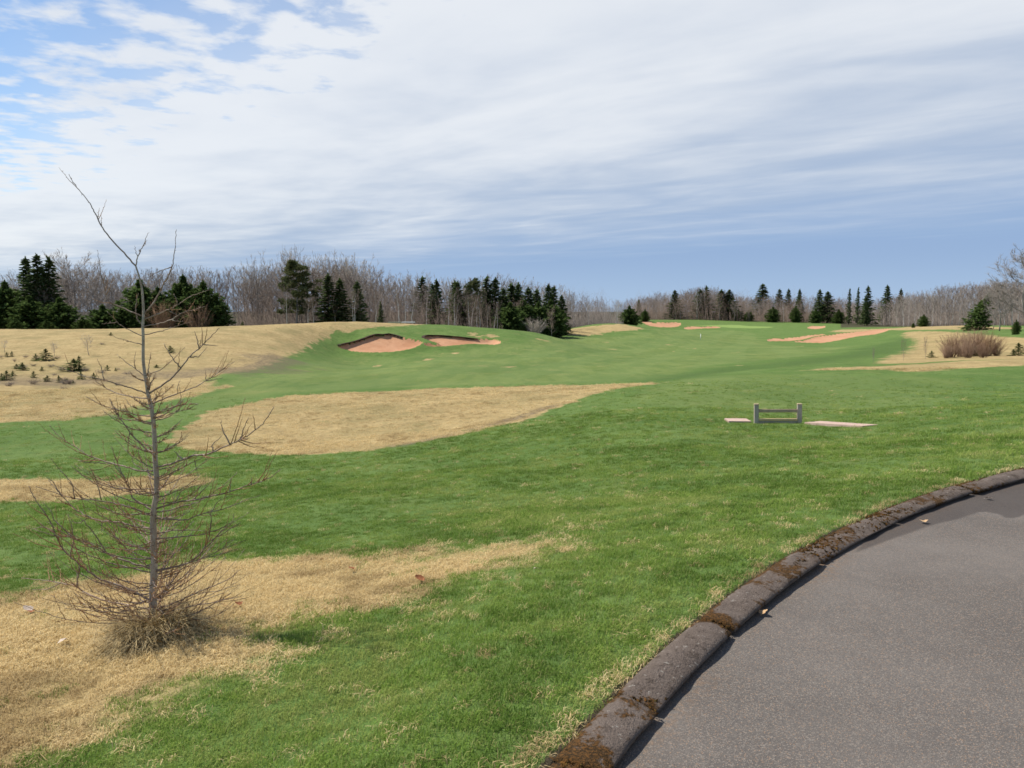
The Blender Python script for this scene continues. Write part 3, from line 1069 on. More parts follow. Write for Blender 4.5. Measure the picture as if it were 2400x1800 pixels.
# ------------------------------------------------------------------ cart path and kerb
def build_path():
    n = len(KC)
    offs = np.concatenate([[-0.06, 0.0], np.linspace(0.05, PATHW, 40)])
    rows = []
    for o in offs:
        rows.append(np.stack([KC[:, 0] + KR[:, 0] * o, KC[:, 1] + KR[:, 1] * o, np.full(n, 0.0) + 0.012 * math.sin(math.pi * max(o, 0) / PATHW)], 1))
    V = np.concatenate(rows)
    V[:, 2] += 0.006 * fbm(V[:, 0] * 1.2, V[:, 1] * 1.2, 15, 3)
    # keep the strip from folding over itself on the inside of the bend
    k = len(offs)
    i = np.arange(k - 1)[:, None] * n
    j = np.arange(n - 1)[None]
    Q = np.stack([(i + j).ravel(), (i + n + j).ravel(), (i + n + j + 1).ravel(), (i + j + 1).ravel()], 1)
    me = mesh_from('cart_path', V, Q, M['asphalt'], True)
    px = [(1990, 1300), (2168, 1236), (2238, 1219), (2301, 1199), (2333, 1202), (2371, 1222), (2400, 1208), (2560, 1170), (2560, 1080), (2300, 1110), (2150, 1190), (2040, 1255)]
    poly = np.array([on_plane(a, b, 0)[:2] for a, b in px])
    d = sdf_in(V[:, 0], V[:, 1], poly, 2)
    fattr(me, 'dark_patch', sstep(d, -0.08, 0.08))  # mask of the darker asphalt patch
    dk = np.repeat(offs, n)
    fattr(me, 'grit', (1 - sstep(dk, 0.02, 0.16 + 0.12 * fbm(V[:, 0] * 3, V[:, 1] * 3, 44, 2))) * np.clip(0.5 + fbm(V[:, 0] * 2, V[:, 1] * 2, 45, 2) * 1.6, 0, 1))
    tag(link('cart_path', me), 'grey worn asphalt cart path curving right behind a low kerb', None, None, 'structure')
    # kerb: cast lengths with open joints, moss in the joints
    root = bpy.data.objects.new('kerb', None)
    COL.objects.link(root)
    tag(root, 'low rounded mossy kerb between lawn and path', None, None, 'structure')
    prof = [(-0.055, -0.05), (-0.034, 0.004), (-0.003, 0.024), (-0.006, 0.035), (-0.03, 0.047), (-0.07, 0.057), (-0.115, 0.062), (-0.155, 0.060), (-0.185, 0.052), (-0.197, 0.030), (-0.20, -0.05)]
    s_joint = []
    for px, py in ((1330, 1790), (1500, 1640), (1690, 1465), (1905, 1300), (2075, 1205), (2240, 1140)):
        p = on_plane(px, py, 0.05)[:2]
        s_joint.append(KS[np.argmin(np.hypot(KC[:, 0] - p[0], KC[:, 1] - p[1]))])
    s0, s1 = s_joint[0], s_joint[-1]
    more_b = [s0 - 0.95 * (k + 1) for k in range(8)]
    more_f = [s1 + 1.2 * (k + 1) for k in range(8)]
    J = sorted([s for s in more_b + s_joint + more_f if 0.3 < s < KS[-1] - 0.3])
    rnd = np.random.default_rng(4)
    mossy = MB()
    for a, b in zip(J[:-1], J[1:]):
        gap = 0.003
        wide = abs(b - s1) < 1e-6
        ss = np.arange(a + gap, b - gap - (0.035 if wide else 0), 0.03)
        if len(ss) < 3:
            continue
        c = np.stack([np.interp(ss, KS, KC[:, 0]), np.interp(ss, KS, KC[:, 1])], 1)
        rn = np.stack([np.interp(ss, KS, KR[:, 0]), np.interp(ss, KS, KR[:, 1])], 1)
        shift = rnd.uniform(-0.005, 0.005) + (0.03 if abs(a - s1) < 1e-6 else 0)
        dz = rnd.uniform(-0.006, 0.006)
        rows = []
        mo = []
        for kx, (u, v) in enumerate(prof):
            ex = fbm(ss * 4 + 7, ss * 0 + kx * 0.6, 51, 4) * 0.022
            endr = np.minimum(1, np.minimum(ss - ss[0], ss[-1] - ss) / 0.03)
            sh = 0.98 + 0.02 * np.sqrt(np.clip(endr, 0, 1))
            uu = -0.1 + (u + 0.1) * sh + shift + ex * 0.6
            vv = v * (sh if v > 0 else 1) + dz + (ex * 0.7 if v > 0.02 else ex * 0)
            rows.append(np.stack([c[:, 0] + rn[:, 0] * uu, c[:, 1] + rn[:, 1] * uu, vv], 1))
            dj = np.minimum(ss - a, b - ss)
            far = sstep(ss, s_joint[2], s_joint[3])
            w = 0.10 + 0.16 * far
            mm = np.exp(-(dj / w) ** 2) * (0.45 if 3 <= kx <= 9 else 0.25) * (1 - far * 0.6) + far * (0.36 + 0.75 * fbm(ss * 3.4, ss * 0 + kx * 0.16, 91, 3)) + (1 - far) * (0.2 + 0.7 * fbm(ss * 3.4, ss * 0 + kx * 0.16, 95, 3))
            mo.append(np.clip(mm + (0.4 if kx in (8, 9) else 0), 0, 1))
        n = len(ss)
        Vv = np.concatenate(rows)
        Fq = []
        for q in range(len(prof) - 1):
            for k in range(n - 1):
                Fq.append((q * n + k, q * n + k + 1, (q + 1) * n + k + 1, (q + 1) * n + k))
        Fq.append(tuple(q * n for q in range(len(prof))))
        Fq.append(tuple(q * n + n - 1 for q in range(len(prof)))[::-1])
        me = mesh_from('kerb_length', Vv, Fq, M['kerb'], True)
        fattr(me, 'moss', np.concatenate(mo))
        link('kerb_length', me, root)
    # moss cushions and grit in and near the joints
    S, E, R_ = [], [], []
    for js in J:
        ahead = np.interp(js, KS, KC[:, 1])
        if ahead < 2 or ahead > 9:
            continue
        nn = 40 if js < s_joint[3] - 0.01 else 420
        sd = 0.07 if js < s_joint[3] - 0.01 else 0.42
        s_ = js + rnd.normal(0, sd, nn)
        u_ = -rnd.uniform(0.01, 0.20, nn)
        top = np.interp(-u_, [0, 0.012, 0.03, 0.065, 0.11, 0.155, 0.185, 0.2], [0.030, 0.038, 0.047, 0.056, 0.062, 0.060, 0.052, 0.030]) - 0.006
        keep = np.exp(-np.abs(s_ - js) / (sd * 1.3)) * (0.4 + 1.4 * (vnoise(s_ * 18, u_ * 30, 5) + 0.5)) > rnd.uniform(0.25, 0.8, nn)
        s_, u_, top = s_[keep], u_[keep], top[keep]
        cx = np.interp(s_, KS, KC[:, 0]) + np.interp(s_, KS, KR[:, 0]) * u_
        cy = np.interp(s_, KS, KC[:, 1]) + np.interp(s_, KS, KR[:, 1]) * u_
        p = np.stack([cx, cy, top], 1)
        for rep in range(3):
            S.append(p + rnd.normal(0, 0.004, p.shape))
            E.append(p + np.stack([rnd.normal(0, 0.008, len(p)), rnd.normal(0, 0.008, len(p)), rnd.uniform(0.005, 0.013, len(p))], 1))
            R_.append(rnd.uniform(0.004, 0.008, len(p)))
    mossy.cones(np.concatenate(S), np.concatenate(E), np.concatenate(R_))
    mm = mat_simple('kerb_moss', [(0.030, 0.020, 0.010), (0.115, 0.055, 0.016), (0.085, 0.075, 0.02)], 30, 0.95, 0.4, 0.01, 0.05, pos=True)
    mo = link('moss', mossy.mesh('moss', mm), root)
    mo['kind'] = 'stuff'


build_path()


# ------------------------------------------------------------------ grass blades (nobody could count them)
def blade_tuft(name, nb, rad, hmin, hmax, width, lean, seed, curl=0.4, mat=None):
    rg = np.random.default_rng(seed)
    V, Fa = [], []
    for i in range(nb):
        a = rg.uniform(0, 2 * math.pi)
        rr = rad * math.sqrt(rg.uniform())
        b = np.array([rr * math.cos(a), rr * math.sin(a), -0.006])
        h = rg.uniform(hmin, hmax)
        d = rg.uniform(0, 2 * math.pi)
        ln = abs(rg.normal(0, lean))
        dirv = np.array([math.cos(d), math.sin(d), 0])
        side = np.array([-math.sin(d + rg.uniform(-.8, .8)), math.cos(d), 0]) * width * rg.uniform(0.6, 1.3)
        m = b + dirv * h * ln * 0.4 + np.array([0, 0, h * 0.6])
        tip = b + dirv * h * (ln + curl * rg.uniform(0, 1)) + np.array([0, 0, h * max(0.15, 1 - 0.5 * ln)])
        k = len(V)
        V += [b - side, b + side, m + side * 0.75, m - side * 0.75, tip]
        Fa += [(k, k + 1, k + 2, k + 3), (k + 3, k + 2, k + 4)]
    me = mesh_from(name, V, Fa, mat or M['blades'])
    return bpy.data.objects.new(name, me)


def scatter_nodes(protos):
    ng = bpy.data.node_groups.new('scatter', 'GeometryNodeTree')
    ng.interface.new_socket('Geometry', in_out='INPUT', socket_type='NodeSocketGeometry')
    ng.interface.new_socket('Geometry', in_out='OUTPUT', socket_type='NodeSocketGeometry')
    gi, go = ng.nodes.new('NodeGroupInput'), ng.nodes.new('NodeGroupOutput')
    iop = ng.nodes.new('GeometryNodeInstanceOnPoints')
    jn = ng.nodes.new('GeometryNodeJoinGeometry')
    for p in reversed(protos):
        oi = ng.nodes.new('GeometryNodeObjectInfo')
        oi.inputs['Object'].default_value = p
        oi.inputs['As Instance'].default_value = True
        ng.links.new(oi.outputs['Geometry'], jn.inputs[0])

    def na(name, typ):
        n = ng.nodes.new('GeometryNodeInputNamedAttribute')
        n.data_type = typ
        n.inputs[0].default_value = name
        return n.outputs[0]
    ng.links.new(gi.outputs[0], iop.inputs['Points'])
    ng.links.new(jn.outputs[0], iop.inputs['Instance'])
    iop.inputs['Pick Instance'].default_value = True
    ng.links.new(na('pick', 'INT'), iop.inputs['Instance Index'])
    ng.links.new(na('rot', 'FLOAT_VECTOR'), iop.inputs['Rotation'])
    ng.links.new(na('scl', 'FLOAT_VECTOR'), iop.inputs['Scale'])
    ng.links.new(iop.outputs[0], go.inputs[0])
    return ng


def build_grass():
    rg = np.random.default_rng(5)
    px, py = [], []
    for r0, r1, dens in ((2.3, 4.0, 1000), (4.0, 6.0, 700), (6.0, 9.0, 420), (9.0, 14.0, 190), (14.0, 22.0, 80), (22.0, 42.0, 22)):
        A = 0.5 * 1.26 * (r1 * r1 - r0 * r0)
        n = int(A * dens)
        r = np.sqrt(rg.uniform(r0 * r0, r1 * r1, n))
        a = rg.uniform(-0.63, 0.63, n)
        px.append(r * np.sin(a))
        py.append(r * np.cos(a))
    x, y = np.concatenate(px), np.concatenate(py)
    k = kerb_side(x, y)
    near = np.hypot(x, y) < 14
    keep = ~(near & (k > -KW - 0.012) & (k < PATHW + 0.05))
    x, y, k = x[keep], y[keep], k[keep]
    dm = dry_mask(x, y)
    r = np.hypot(x, y)
    # on the far side of the hollow only the dry tufts stand up enough to be seen
    keep = (rg.uniform(0, 1, len(x)) > sstep(r, 15, 40)) | (dm > 0.5)
    x, y, k, dm, r = x[keep], y[keep], k[keep], dm[keep], r[keep]
    z = height(x, y)
    rnd = rg.uniform(0, 1, len(x))
    big = fbm(x * 0.9, y * 0.9, 71, 3) + 0.5
    mottle = np.clip(0.5 + 0.9 * fbm(x * 1.3, y * 1.3, 73, 3) + 0.5 * fbm(x * 4.5, y * 4.5, 79, 2), 0, 1)  # random patchy tone of the grass, darker where high
    isdry = (dm * 0.95 + 0.42 * fbm(x * 2.4, y * 2.4, 87, 2) + 0.42 * fbm(x * 7, y * 7, 83, 2) + rg.normal(0, 0.10, len(x))) > 0.5
    edge = (-k - KW < 0.10) & (r < 14)
    isdry |= edge & (rnd > 0.62)
    isdry |= (rg.uniform(0, 1, len(x)) < 0.02)
    grow = 1 + 0.055 * np.maximum(r - 4, 0)
    s = rg.uniform(0.65, 1.1, len(x)) * grow * (0.8 + 0.5 * np.clip(big, 0, 1))
    short = sstep(r, 14, 24)
    V = np.stack([x, y, z], 1)
    greens = [blade_tuft('tuft', 24, 0.05, 0.016, 0.038, 0.0015, 0.5, 100 + i) for i in range(4)]
    drys = [blade_tuft('dry_tuft', 24, 0.055, 0.016, 0.044, 0.0015, 0.8, 200 + i, 0.6) for i in range(4)]
    for nm, sel, protos, lab in (('green_grass', ~isdry, greens, 'short green lawn grass'), ('dry_grass', isdry, drys, 'straw coloured dry grass')):
        n = int(sel.sum())
        me = bpy.data.meshes.new(nm)
        me.vertices.add(n)
        me.vertices.foreach_set('co', V[sel].astype(np.float32).ravel())
        a = me.attributes.new('pick', 'INT', 'POINT')
        a.data.foreach_set('value', rg.integers(0, len(protos), n).astype(np.int32))
        fattr(me, 'rot', np.stack([rg.normal(0, .12, n), rg.normal(0, .12, n), rg.uniform(0, 6.28, n)], 1), typ='FLOAT_VECTOR')
        ss = s[sel]
        zs = ss * (1 - 0.35 * short[sel])
        fattr(me, 'scl', np.stack([ss, ss, zs], 1), typ='FLOAT_VECTOR')
        fattr(me, 'rnd', rnd[sel])
        fattr(me, 'mottle', mottle[sel])
        fattr(me, 'dry', np.full(n, 1.0 if nm == 'dry_grass' else 0.0))
        o = link(nm, me)
        md = o.modifiers.new('scatter', 'NODES')
        md.node_group = scatter_nodes(protos)
        tag(o, lab + ' on the near bank', 'grass', None, 'stuff')


build_grass()


# ------------------------------------------------------------------ tree kinds (each built once, copied with its parts)
def unit(v):
    v = np.asarray(v, float)
    return v / (np.linalg.norm(v, axis=-1, keepdims=True) + 1e-9)


def bare_tree(seed, h=10.0, spread=0.34, first=0.25, nb=24, rise=0.9, twigs=5, subs=6, fork=False, r0=0.011, twig_r=0.012, lean=0.03):
    """leafless broadleaf tree: trunk mesh and crown mesh (limbs, branches, twigs)"""
    rg = np.random.default_rng(seed)
    tr, cr = MB(), MB()
    n = 10
    t = np.linspace(0, 1, n)
    bx, by = rg.normal(0, lean, 2)
    wob = np.cumsum(rg.normal(0, 0.010, (n, 2)), 0) * h
    wob -= wob[0]
    top = 0.96
    TP = np.stack([bx * h * t ** 1.5 + wob[:, 0], by * h * t ** 1.5 + wob[:, 1], h * t * top], 1)
    TR = h * r0 * (1 - t) ** 0.85 + 0.008
    tr.tube(TP, TR, 7)
    S2, E2 = [], []
    for i in range(nb):
        f = first + (0.97 - first) * ((i + rg.uniform(0, 1)) / nb) ** 0.9
        p0 = np.array([np.interp(f, t, TP[:, k]) for k in range(3)])
        az = i * 2.4 + rg.uniform(-0.6, 0.6)
        prof = math.sin(math.pi * min(1, (f - first) / (1.02 - first) * 0.75 + 0.2)) ** 0.7
        L = spread * h * prof * rg.uniform(0.6, 1.15)
        out = np.array([math.cos(az), math.sin(az), 0])
        m = 7
        q = np.linspace(0, 1, m)
        up = rise * rg.uniform(0.6, 1.3)
        bend = rg.normal(0, 0.12, (m, 3)).cumsum(0) * L * 0.16
        bend -= bend[0]
        P = p0 + out * (L * q * (1 - 0.25 * q))[:, None] + np.array([0, 0, 1.0]) * (L * up * q * (0.4 + 0.6 * q))[:, None] + bend
        rb = max(0.014, np.interp(f, t, TR) * rg.uniform(0.35, 0.5))
        cr.tube(P, rb * (1 - q) ** 0.8 + 0.007, 4, cap=False)
        ns = subs + rg.integers(0, 3)
        for k in range(ns):
            g = rg.uniform(0.22, 1.0)
            s0 = np.array([np.interp(g, q, P[:, a]) for a in range(3)])
            d = unit(unit(P[min(m - 1, int(g * (m - 1)) + 1)] - P[int(g * (m - 1)) - 1 if g * (m - 1) >= 1 else 0]) + rg.normal(0, 0.55, 3) + np.array([0, 0, 0.35]))
            l2 = L * rg.uniform(0.25, 0.5) * (1.15 - 0.5 * g)
            mid = s0 + d * l2 * 0.5 + rg.normal(0, 0.05, 3) * l2
            end = s0 + d * l2 + np.array([0, 0, l2 * 0.15]) + rg.normal(0, 0.08, 3) * l2
            cr.tube(np.array([s0, mid, end]), np.array([max(0.013, rb * 0.35), max(0.010, rb * 0.22), 0.006]), 3, cap=False)
            for w in range(twigs):
                gg = rg.uniform(0.15, 1)
                a0 = s0 + (mid - s0) * min(1, gg * 2) if gg < 0.5 else mid + (end - mid) * (gg * 2 - 1)
                dd = unit(d + rg.normal(0, 0.6, 3) + np.array([0, 0, 0.3]))
                S2.append(a0)
                E2.append(a0 + dd * l2 * rg.uniform(0.3, 0.6))
    cr.cones(np.array(S2), np.array(E2), twig_r)
    return tr, cr


def conifer(seed, h=10.0, width=4.4, power=0.8, nb=110, cards=26, droop=0.25, base=0.06, size=0.30, gaps=0.25, bulge=0.0, lean=0.0):
    """needle tree: trunk mesh and crown of drooping boughs with needle sprays"""
    rg = np.random.default_rng(seed)
    tr, cr = MB(), MB()
    t = np.linspace(0, 1, 9)
    tr.tube(np.stack([lean * h * t ** 1.3, 0 * t, h * t * 0.98], 1), h * 0.013 * (1 - t) + 0.015, 6)
    C, U, W = [], [], []
    for i in range(nb):
        f = base + (0.99 - base) * ((i + rg.uniform(0, 1)) / nb)
        az = i * 2.39996 + rg.uniform(-0.3, 0.3)
        prof = (1 - f) ** power
        if bulge:
            prof = (1 - bulge) * prof + bulge * math.sqrt(max(0, 1 - (2 * f - 0.7) ** 2)) * (1 - f) ** 0.35
        L = 0.5 * width * prof * (rg.uniform(1 - gaps * 1.6, 1 + gaps)) + 0.12
        out = np.array([math.cos(az), math.sin(az), 0.0])
        sidev = np.array([-out[1], out[0], 0])
        p0 = np.array([lean * h * f ** 1.3, 0, f * h * 0.98])
        nq = max(5, int(cards * (0.3 + L / (0.5 * width)) * rg.uniform(0.7, 1.2)))
        g = rg.uniform(0.08, 1, nq) ** 0.75
        spr = rg.normal(0, 1, nq) * L * 0.17 * (1.15 - g)
        zz = -droop * L * g + 0.28 * L * g ** 2 * (0.5 + f) + rg.normal(0, 0.05, nq) * (0.4 + L * 0.35)
        c = p0 + out * (L * g)[:, None] + sidev * spr[:, None] + np.array([0, 0, 1.0]) * zz[:, None]
        sz = size * rg.uniform(0.6, 1.35, nq)
        u = unit(out + sidev * (spr / (L + 0.1) * 1.5)[:, None] + rg.normal(0, 0.28, (nq, 3)) + np.array([0, 0, -0.12]))
        w = unit(np.cross(u, unit(rg.normal(0, 0.5, (nq, 3)) + np.array([0, 0, 1.0]))))
        C.append(c)
        U.append(u * sz[:, None])
        W.append(w * (sz * 0.42)[:, None])
        cr.cones(p0[None], (p0 + out * L + np.array([0, 0, -droop * L + 0.28 * L * (0.5 + f)]))[None], max(0.012, 0.03 * L))
    # upright tip
    n = 14
    zt = rg.uniform(0.93, 1.0, n) * h
    C.append(np.stack([lean * h + rg.normal(0, .05, n), rg.normal(0, .05, n), zt], 1))
    U.append(np.stack([rg.normal(0, .06, n), rg.normal(0, .06, n), np.full(n, size * 0.8)], 1))
    W.append(np.stack([rg.normal(0, .08, n), rg.normal(0, .08, n), np.zeros(n)], 1))
    cr.cards(np.concatenate(C), np.concatenate(U), np.concatenate(W))
    return tr, cr


def pine(seed, h=10.0, nb=34, spread=0.27, first=0.28):
    """open pine: plumes of needles on separate tiers of limbs"""
    rg = np.random.default_rng(seed)
    tr, cr = MB(), MB()
    t = np.linspace(0, 1, 9)
    tr.tube(np.stack([0.03 * h * np.sin(t * 3), 0 * t, h * t * 0.97], 1), h * 0.014 * (1 - t) + 0.02, 6)
    C, U, W = [], [], []
    for i in range(nb):
        f = first + (0.98 - first) * (i + rg.uniform(0, 1)) / nb
        az = i * 2.4 + rg.uniform(-0.5, 0.5)
        L = h * spread * (1 - (max(0, f - 0.45) / 0.6) ** 1.3) * rg.uniform(0.5, 1.2) + 0.3
        out = np.array([math.cos(az), math.sin(az), 0.0])
        p0 = np.array([0.03 * h * math.sin(f * 3), 0, f * h * 0.97])
        end = p0 + out * L + np.array([0, 0, L * rg.uniform(0.0, 0.35)])
        cr.tube(np.array([p0, (p0 + end) / 2 - np.array([0, 0, 0.05 * L]), end]), np.array([0.06, 0.04, 0.015]), 4, cap=False)
        for k in range(4):
            g = rg.uniform(0.45, 1.05)
            cc = p0 + (end - p0) * g + rg.normal(0, 0.14, 3) * L * 0.6
            nq = 60
            d = unit(rg.normal(0, 1, (nq, 3)) + np.array([0, 0, 0.45]))
            rad = 0.5 * rg.uniform(0.6, 1.2)
            c = cc + d * (rad * rg.uniform(0.2, 1.0, (nq, 1))) * np.array([1.25, 1.25, 0.6])
            C.append(c)
            U.append(d * rg.uniform(0.18, 0.34, (nq, 1)))
            W.append(unit(np.cross(d, rg.normal(0, 1, (nq, 3)))) * 0.07)
    cr.cards(np.concatenate(C), np.concatenate(U), np.concatenate(W))
    return tr, cr


def shrub(seed, h=3.0, w=3.0, stems=46, twigs=14, upright=0.8, r=0.012):
    rg = np.random.default_rng(seed)
    st, tw = MB(), MB()
    S, E, R_ = [], [], []
    S2, E2 = [], []
    for i in range(stems):
        a = rg.uniform(0, 6.283)
        rr = rg.uniform(0, 0.18) * w
        p0 = np.array([rr * math.cos(a), rr * math.sin(a), 0])
        a2 = a + rg.normal(0, 0.6)
        lean = rg.uniform(0.05, 1.0) * w * 0.5
        hh = h * rg.uniform(0.55, 1.0) * (1 - 0.25 * (lean / (w * 0.5)) ** 2)
        P = np.array([p0, p0 + np.array([math.cos(a2) * lean * .35, math.sin(a2) * lean * .35, hh * .45]), p0 + np.array([math.cos(a2) * lean, math.sin(a2) * lean, hh])])
        st.tube(P, np.array([r * 1.6, r, r * 0.4]), 3, cap=False)
        for k in range(twigs):
            g = rg.uniform(0.2, 1.0)
            s0 = P[0] + (P[1] - P[0]) * g * 2 if g < .5 else P[1] + (P[2] - P[1]) * (g * 2 - 1)
            d = unit(np.array([math.cos(a2), math.sin(a2), upright * 1.5]) + rg.normal(0, 0.7, 3))
            S2.append(s0)
            E2.append(s0 + d * h * rg.uniform(0.10, 0.26))
    tw.cones(np.array(S2), np.array(E2), r * 0.55)
    return st, tw


PROTO = {}


def proto(kind, builder, m_trunk, m_crown, names=('trunk', 'crown'), **kw):
    lst = []
    for v in range(kw.pop('variants', 1)):
        a, b = builder(seed=kw.get('seed0', 0) + 17 * v + 3, **{k: x for k, x in kw.items() if k != 'seed0'})
        # bring every kind to its nominal height so that tops land where they should
        top = max(v_[:, 2].max() for q_ in (a, b) for v_ in q_.V)
        for q_ in (a, b):
            for v_ in q_.V:
                v_[:, 2] *= (3.0 if names[0] == 'stems' else 10.0) / top
        lst.append([(names[0], a.mesh(kind + '_' + names[0], m_trunk)), (names[1], b.mesh(kind + '_' + names[1], m_crown))])
    PROTO[kind] = lst


proto('broad', bare_tree, M['bark_grey'], M['twig_grey'], variants=3, seed0=1, spread=0.40, first=0.2, nb=34, rise=0.85, subs=10, twigs=10)
proto('tall', bare_tree, M['bark_grey'], M['twig_pale'], variants=5, seed0=40, spread=0.21, first=0.32, nb=26, rise=1.7, subs=6, twigs=8, r0=0.008)
proto('brown', bare_tree, M['bark_grey'], M['twig_brown'], variants=5, seed0=80, spread=0.26, first=0.18, nb=26, rise=1.3, subs=7, twigs=8, r0=0.008)
proto('greyish', bare_tree, M['bark_grey'], M['twig_grey'], variants=4, seed0=120, spread=0.27, first=0.2, nb=24, rise=1.2, subs=7, twigs=8, r0=0.008)
proto('birch', bare_tree, M['bark_white'], M['twig_brown'], variants=4, seed0=160, spread=0.20, first=0.42, nb=22, rise=1.5, subs=5, twigs=6, r0=0.009, lean=0.05)
proto('pale', bare_tree, M['bark_white'], M['twig_pale'], variants=3, seed0=200, spread=0.22, first=0.3, nb=22, rise=1.6, subs=5, twigs=5, r0=0.008)
proto('spruce', conifer, M['bark_dark'], M['spruce'], variants=4, seed0=1, width=4.2, power=0.8, nb=120, cards=24)
proto('narrow', conifer, M['bark_dark'], M['spruce'], variants=3, seed0=60, width=3.0, power=0.75, nb=110, cards=18, gaps=0.4)
proto('dense', conifer, M['bark_dark'], M['cedar'], variants=3, seed0=90, width=9.6, power=0.55, nb=230, cards=34, bulge=0.75, droop=0.0, size=0.42, base=0.0, gaps=0.3)
proto('roundish', conifer, M['bark_dark'], M['cedar'], variants=2, seed0=110, width=9.5, power=0.6, nb=150, cards=30, bulge=0.7, droop=0.0, size=0.5, base=0.0)
proto('pine', pine, M['bark_grey'], M['pine'], variants=2, seed0=5)
proto('fir', conifer, M['bark_dark'], M['youngfir'], variants=3, seed0=130, width=7.0, power=0.6, nb=40, cards=11, size=0.8, gaps=0.5, base=0.0, bulge=0.4)
proto('leaning', conifer, M['bark_dark'], M['cedar'], variants=1, seed0=150, width=7.0, power=0.7, nb=170, cards=30, bulge=0.5, size=0.36, base=0.02, lean=0.28)
proto('bush', shrub, M['twig_brown'], M['twig_brown'], ('stems', 'twigs'), variants=3, seed0=3)
proto('redbush', shrub, M['twig_red'], M['twig_red'], ('stems', 'twigs'), variants=3, seed0=33, stems=80, twigs=26, upright=0.9)
proto('greybush', shrub, M['twig_pale'], M['twig_pale'], ('stems', 'twigs'), variants=1, seed0=53, stems=60, twigs=22)
PH = dict(bush=3.0, redbush=3.0, greybush=3.0)


def plant(kind, name, label, cat, loc, h, wide=1.0, group=None, variant=None, rz=None):
    """one individual: an empty at the foot with copies of the parts"""
    lst = PROTO[kind]
    v = random.randrange(len(lst)) if variant is None else variant % len(lst)
    o = bpy.data.objects.new(name, None)
    COL.objects.link(o)
    s = h / PH.get(kind, 10.0)
    o.location = loc
    o.rotation_euler = (0, 0, random.uniform(0, 6.283) if rz is None else rz)
    o.scale = (s * wide, s * wide, s)
    tag(o, label, cat, group)
    for nm, me in lst[v]:
        link(nm, me, o)
    return o


def foot(px, D):
    d = ray(px, HOR)
    x = d[0] / d[1] * D
    z = float(height([x], [D])[0])
    return np.array([x, D, z])


def plant_px(kind, name, label, cat, px, top, D, wide=1.0, group=None, sink=0.05, base=None, **kw):
    """a tree seen at column px whose top reaches row top, standing D metres ahead"""
    p = foot(px, D)
    ztop = at(px, top, D)[2]
    h = max(0.4, ztop - p[2] + sink)
    p[2] -= sink
    return plant(kind, name, label, cat, p, h, wide, group, **kw)


# --- trees that can be told apart on the left
for px, top, D, lab, kd, w in [
    (66, 598, 112, 'dark spruce, left one of the three pointed spruces at the far left', 'spruce', 1.05),
    (92, 591, 111, 'dark spruce, tallest and middle one of the three pointed spruces at the far left', 'spruce', 1.15),
    (119, 597, 112, 'dark spruce, right one of the three pointed spruces at the far left', 'spruce', 1.1),
    (990, 645, 121, 'thin spruce left of all other spruce tops right of the golf cart roofs', 'narrow', 1.1),
    (1014, 662, 112, 'low spruce top beside a thin pair above the birches', 'narrow', 0.9),
    (1024, 652, 121, 'slender spruce top rising beside a lower one above the birches', 'narrow', 0.9),
    (1066, 655, 121, 'left spruce of the close pair above the white birch trunks', 'spruce', 0.95),
    (1073, 657, 114, 'right spruce of the close pair above the white birch trunks', 'spruce', 0.95),
    (1140, 646, 117, 'thin tall spruce between the pine and the dark spruce belt', 'narrow', 1.1),
    (1161, 647, 117, 'tallest spruce at the left end of the dark spruce belt', 'spruce', 0.95),
    (1142, 684, 117, 'dark bushy spruce above a bare white birch trunk', 'spruce', 1.1),
    (1180, 672, 120, 'spruce of the dark belt directly right of its tallest one', 'spruce', 1.05),
    (1199, 661, 123, 'brownish topped spruce in the middle of the dark belt', 'narrow', 1.3),
    (1215, 660, 124, 'pointed spruce in the middle of the dark belt', 'spruce', 1.0),
    (1238, 671, 121, 'second spruce right of the middle of the dark belt', 'spruce', 1.1),
    (1258, 676, 122, 'slim spruce where the dark belt starts to drop', 'spruce', 1.0),
    (1285, 664, 130, 'taller spruce standing behind the right end of the dark belt', 'spruce', 0.9),
    (1298, 667, 131, 'narrow spruce behind the right end of the dark belt', 'narrow', 1.0),
    (1316, 690, 128, 'last low spruce at the right end of the dark belt', 'spruce', 1.0),
    (1196, 706, 112, 'very dark broad spruce at the front of the dark belt', 'dense', 0.85),
    (1226, 700, 118, 'dark spruce behind the pale bare bush in the belt', 'dense', 0.75),
    (1170, 708, 116, 'dark evergreen at the foot of the belt beside the birch trunks', 'dense', 0.7),
    (1262, 704, 119, 'green loose evergreen above the pale bare bush', 'dense', 0.7),
    (1290, 700, 122, 'dark evergreen filling the lower right of the belt', 'dense', 0.8),
    (770, 638, 106, 'dark green spruce, taller of the pair in the middle of the left wood', 'spruce', 1.25),
    (797, 650, 106, 'dark green spruce, shorter of the pair in the middle of the left wood', 'spruce', 1.35),
    (838, 656, 107, 'olive green spruce right of the dark pair in the left wood', 'spruce', 1.1),
    (892, 706, 104, 'small dark columnar evergreen among brown saplings in the left wood', 'narrow', 1.0),
]:
    plant_px(kd, 'spruce_tree', lab, 'tree', px, top, D, w * (1.35 if px > 980 else 1.12))
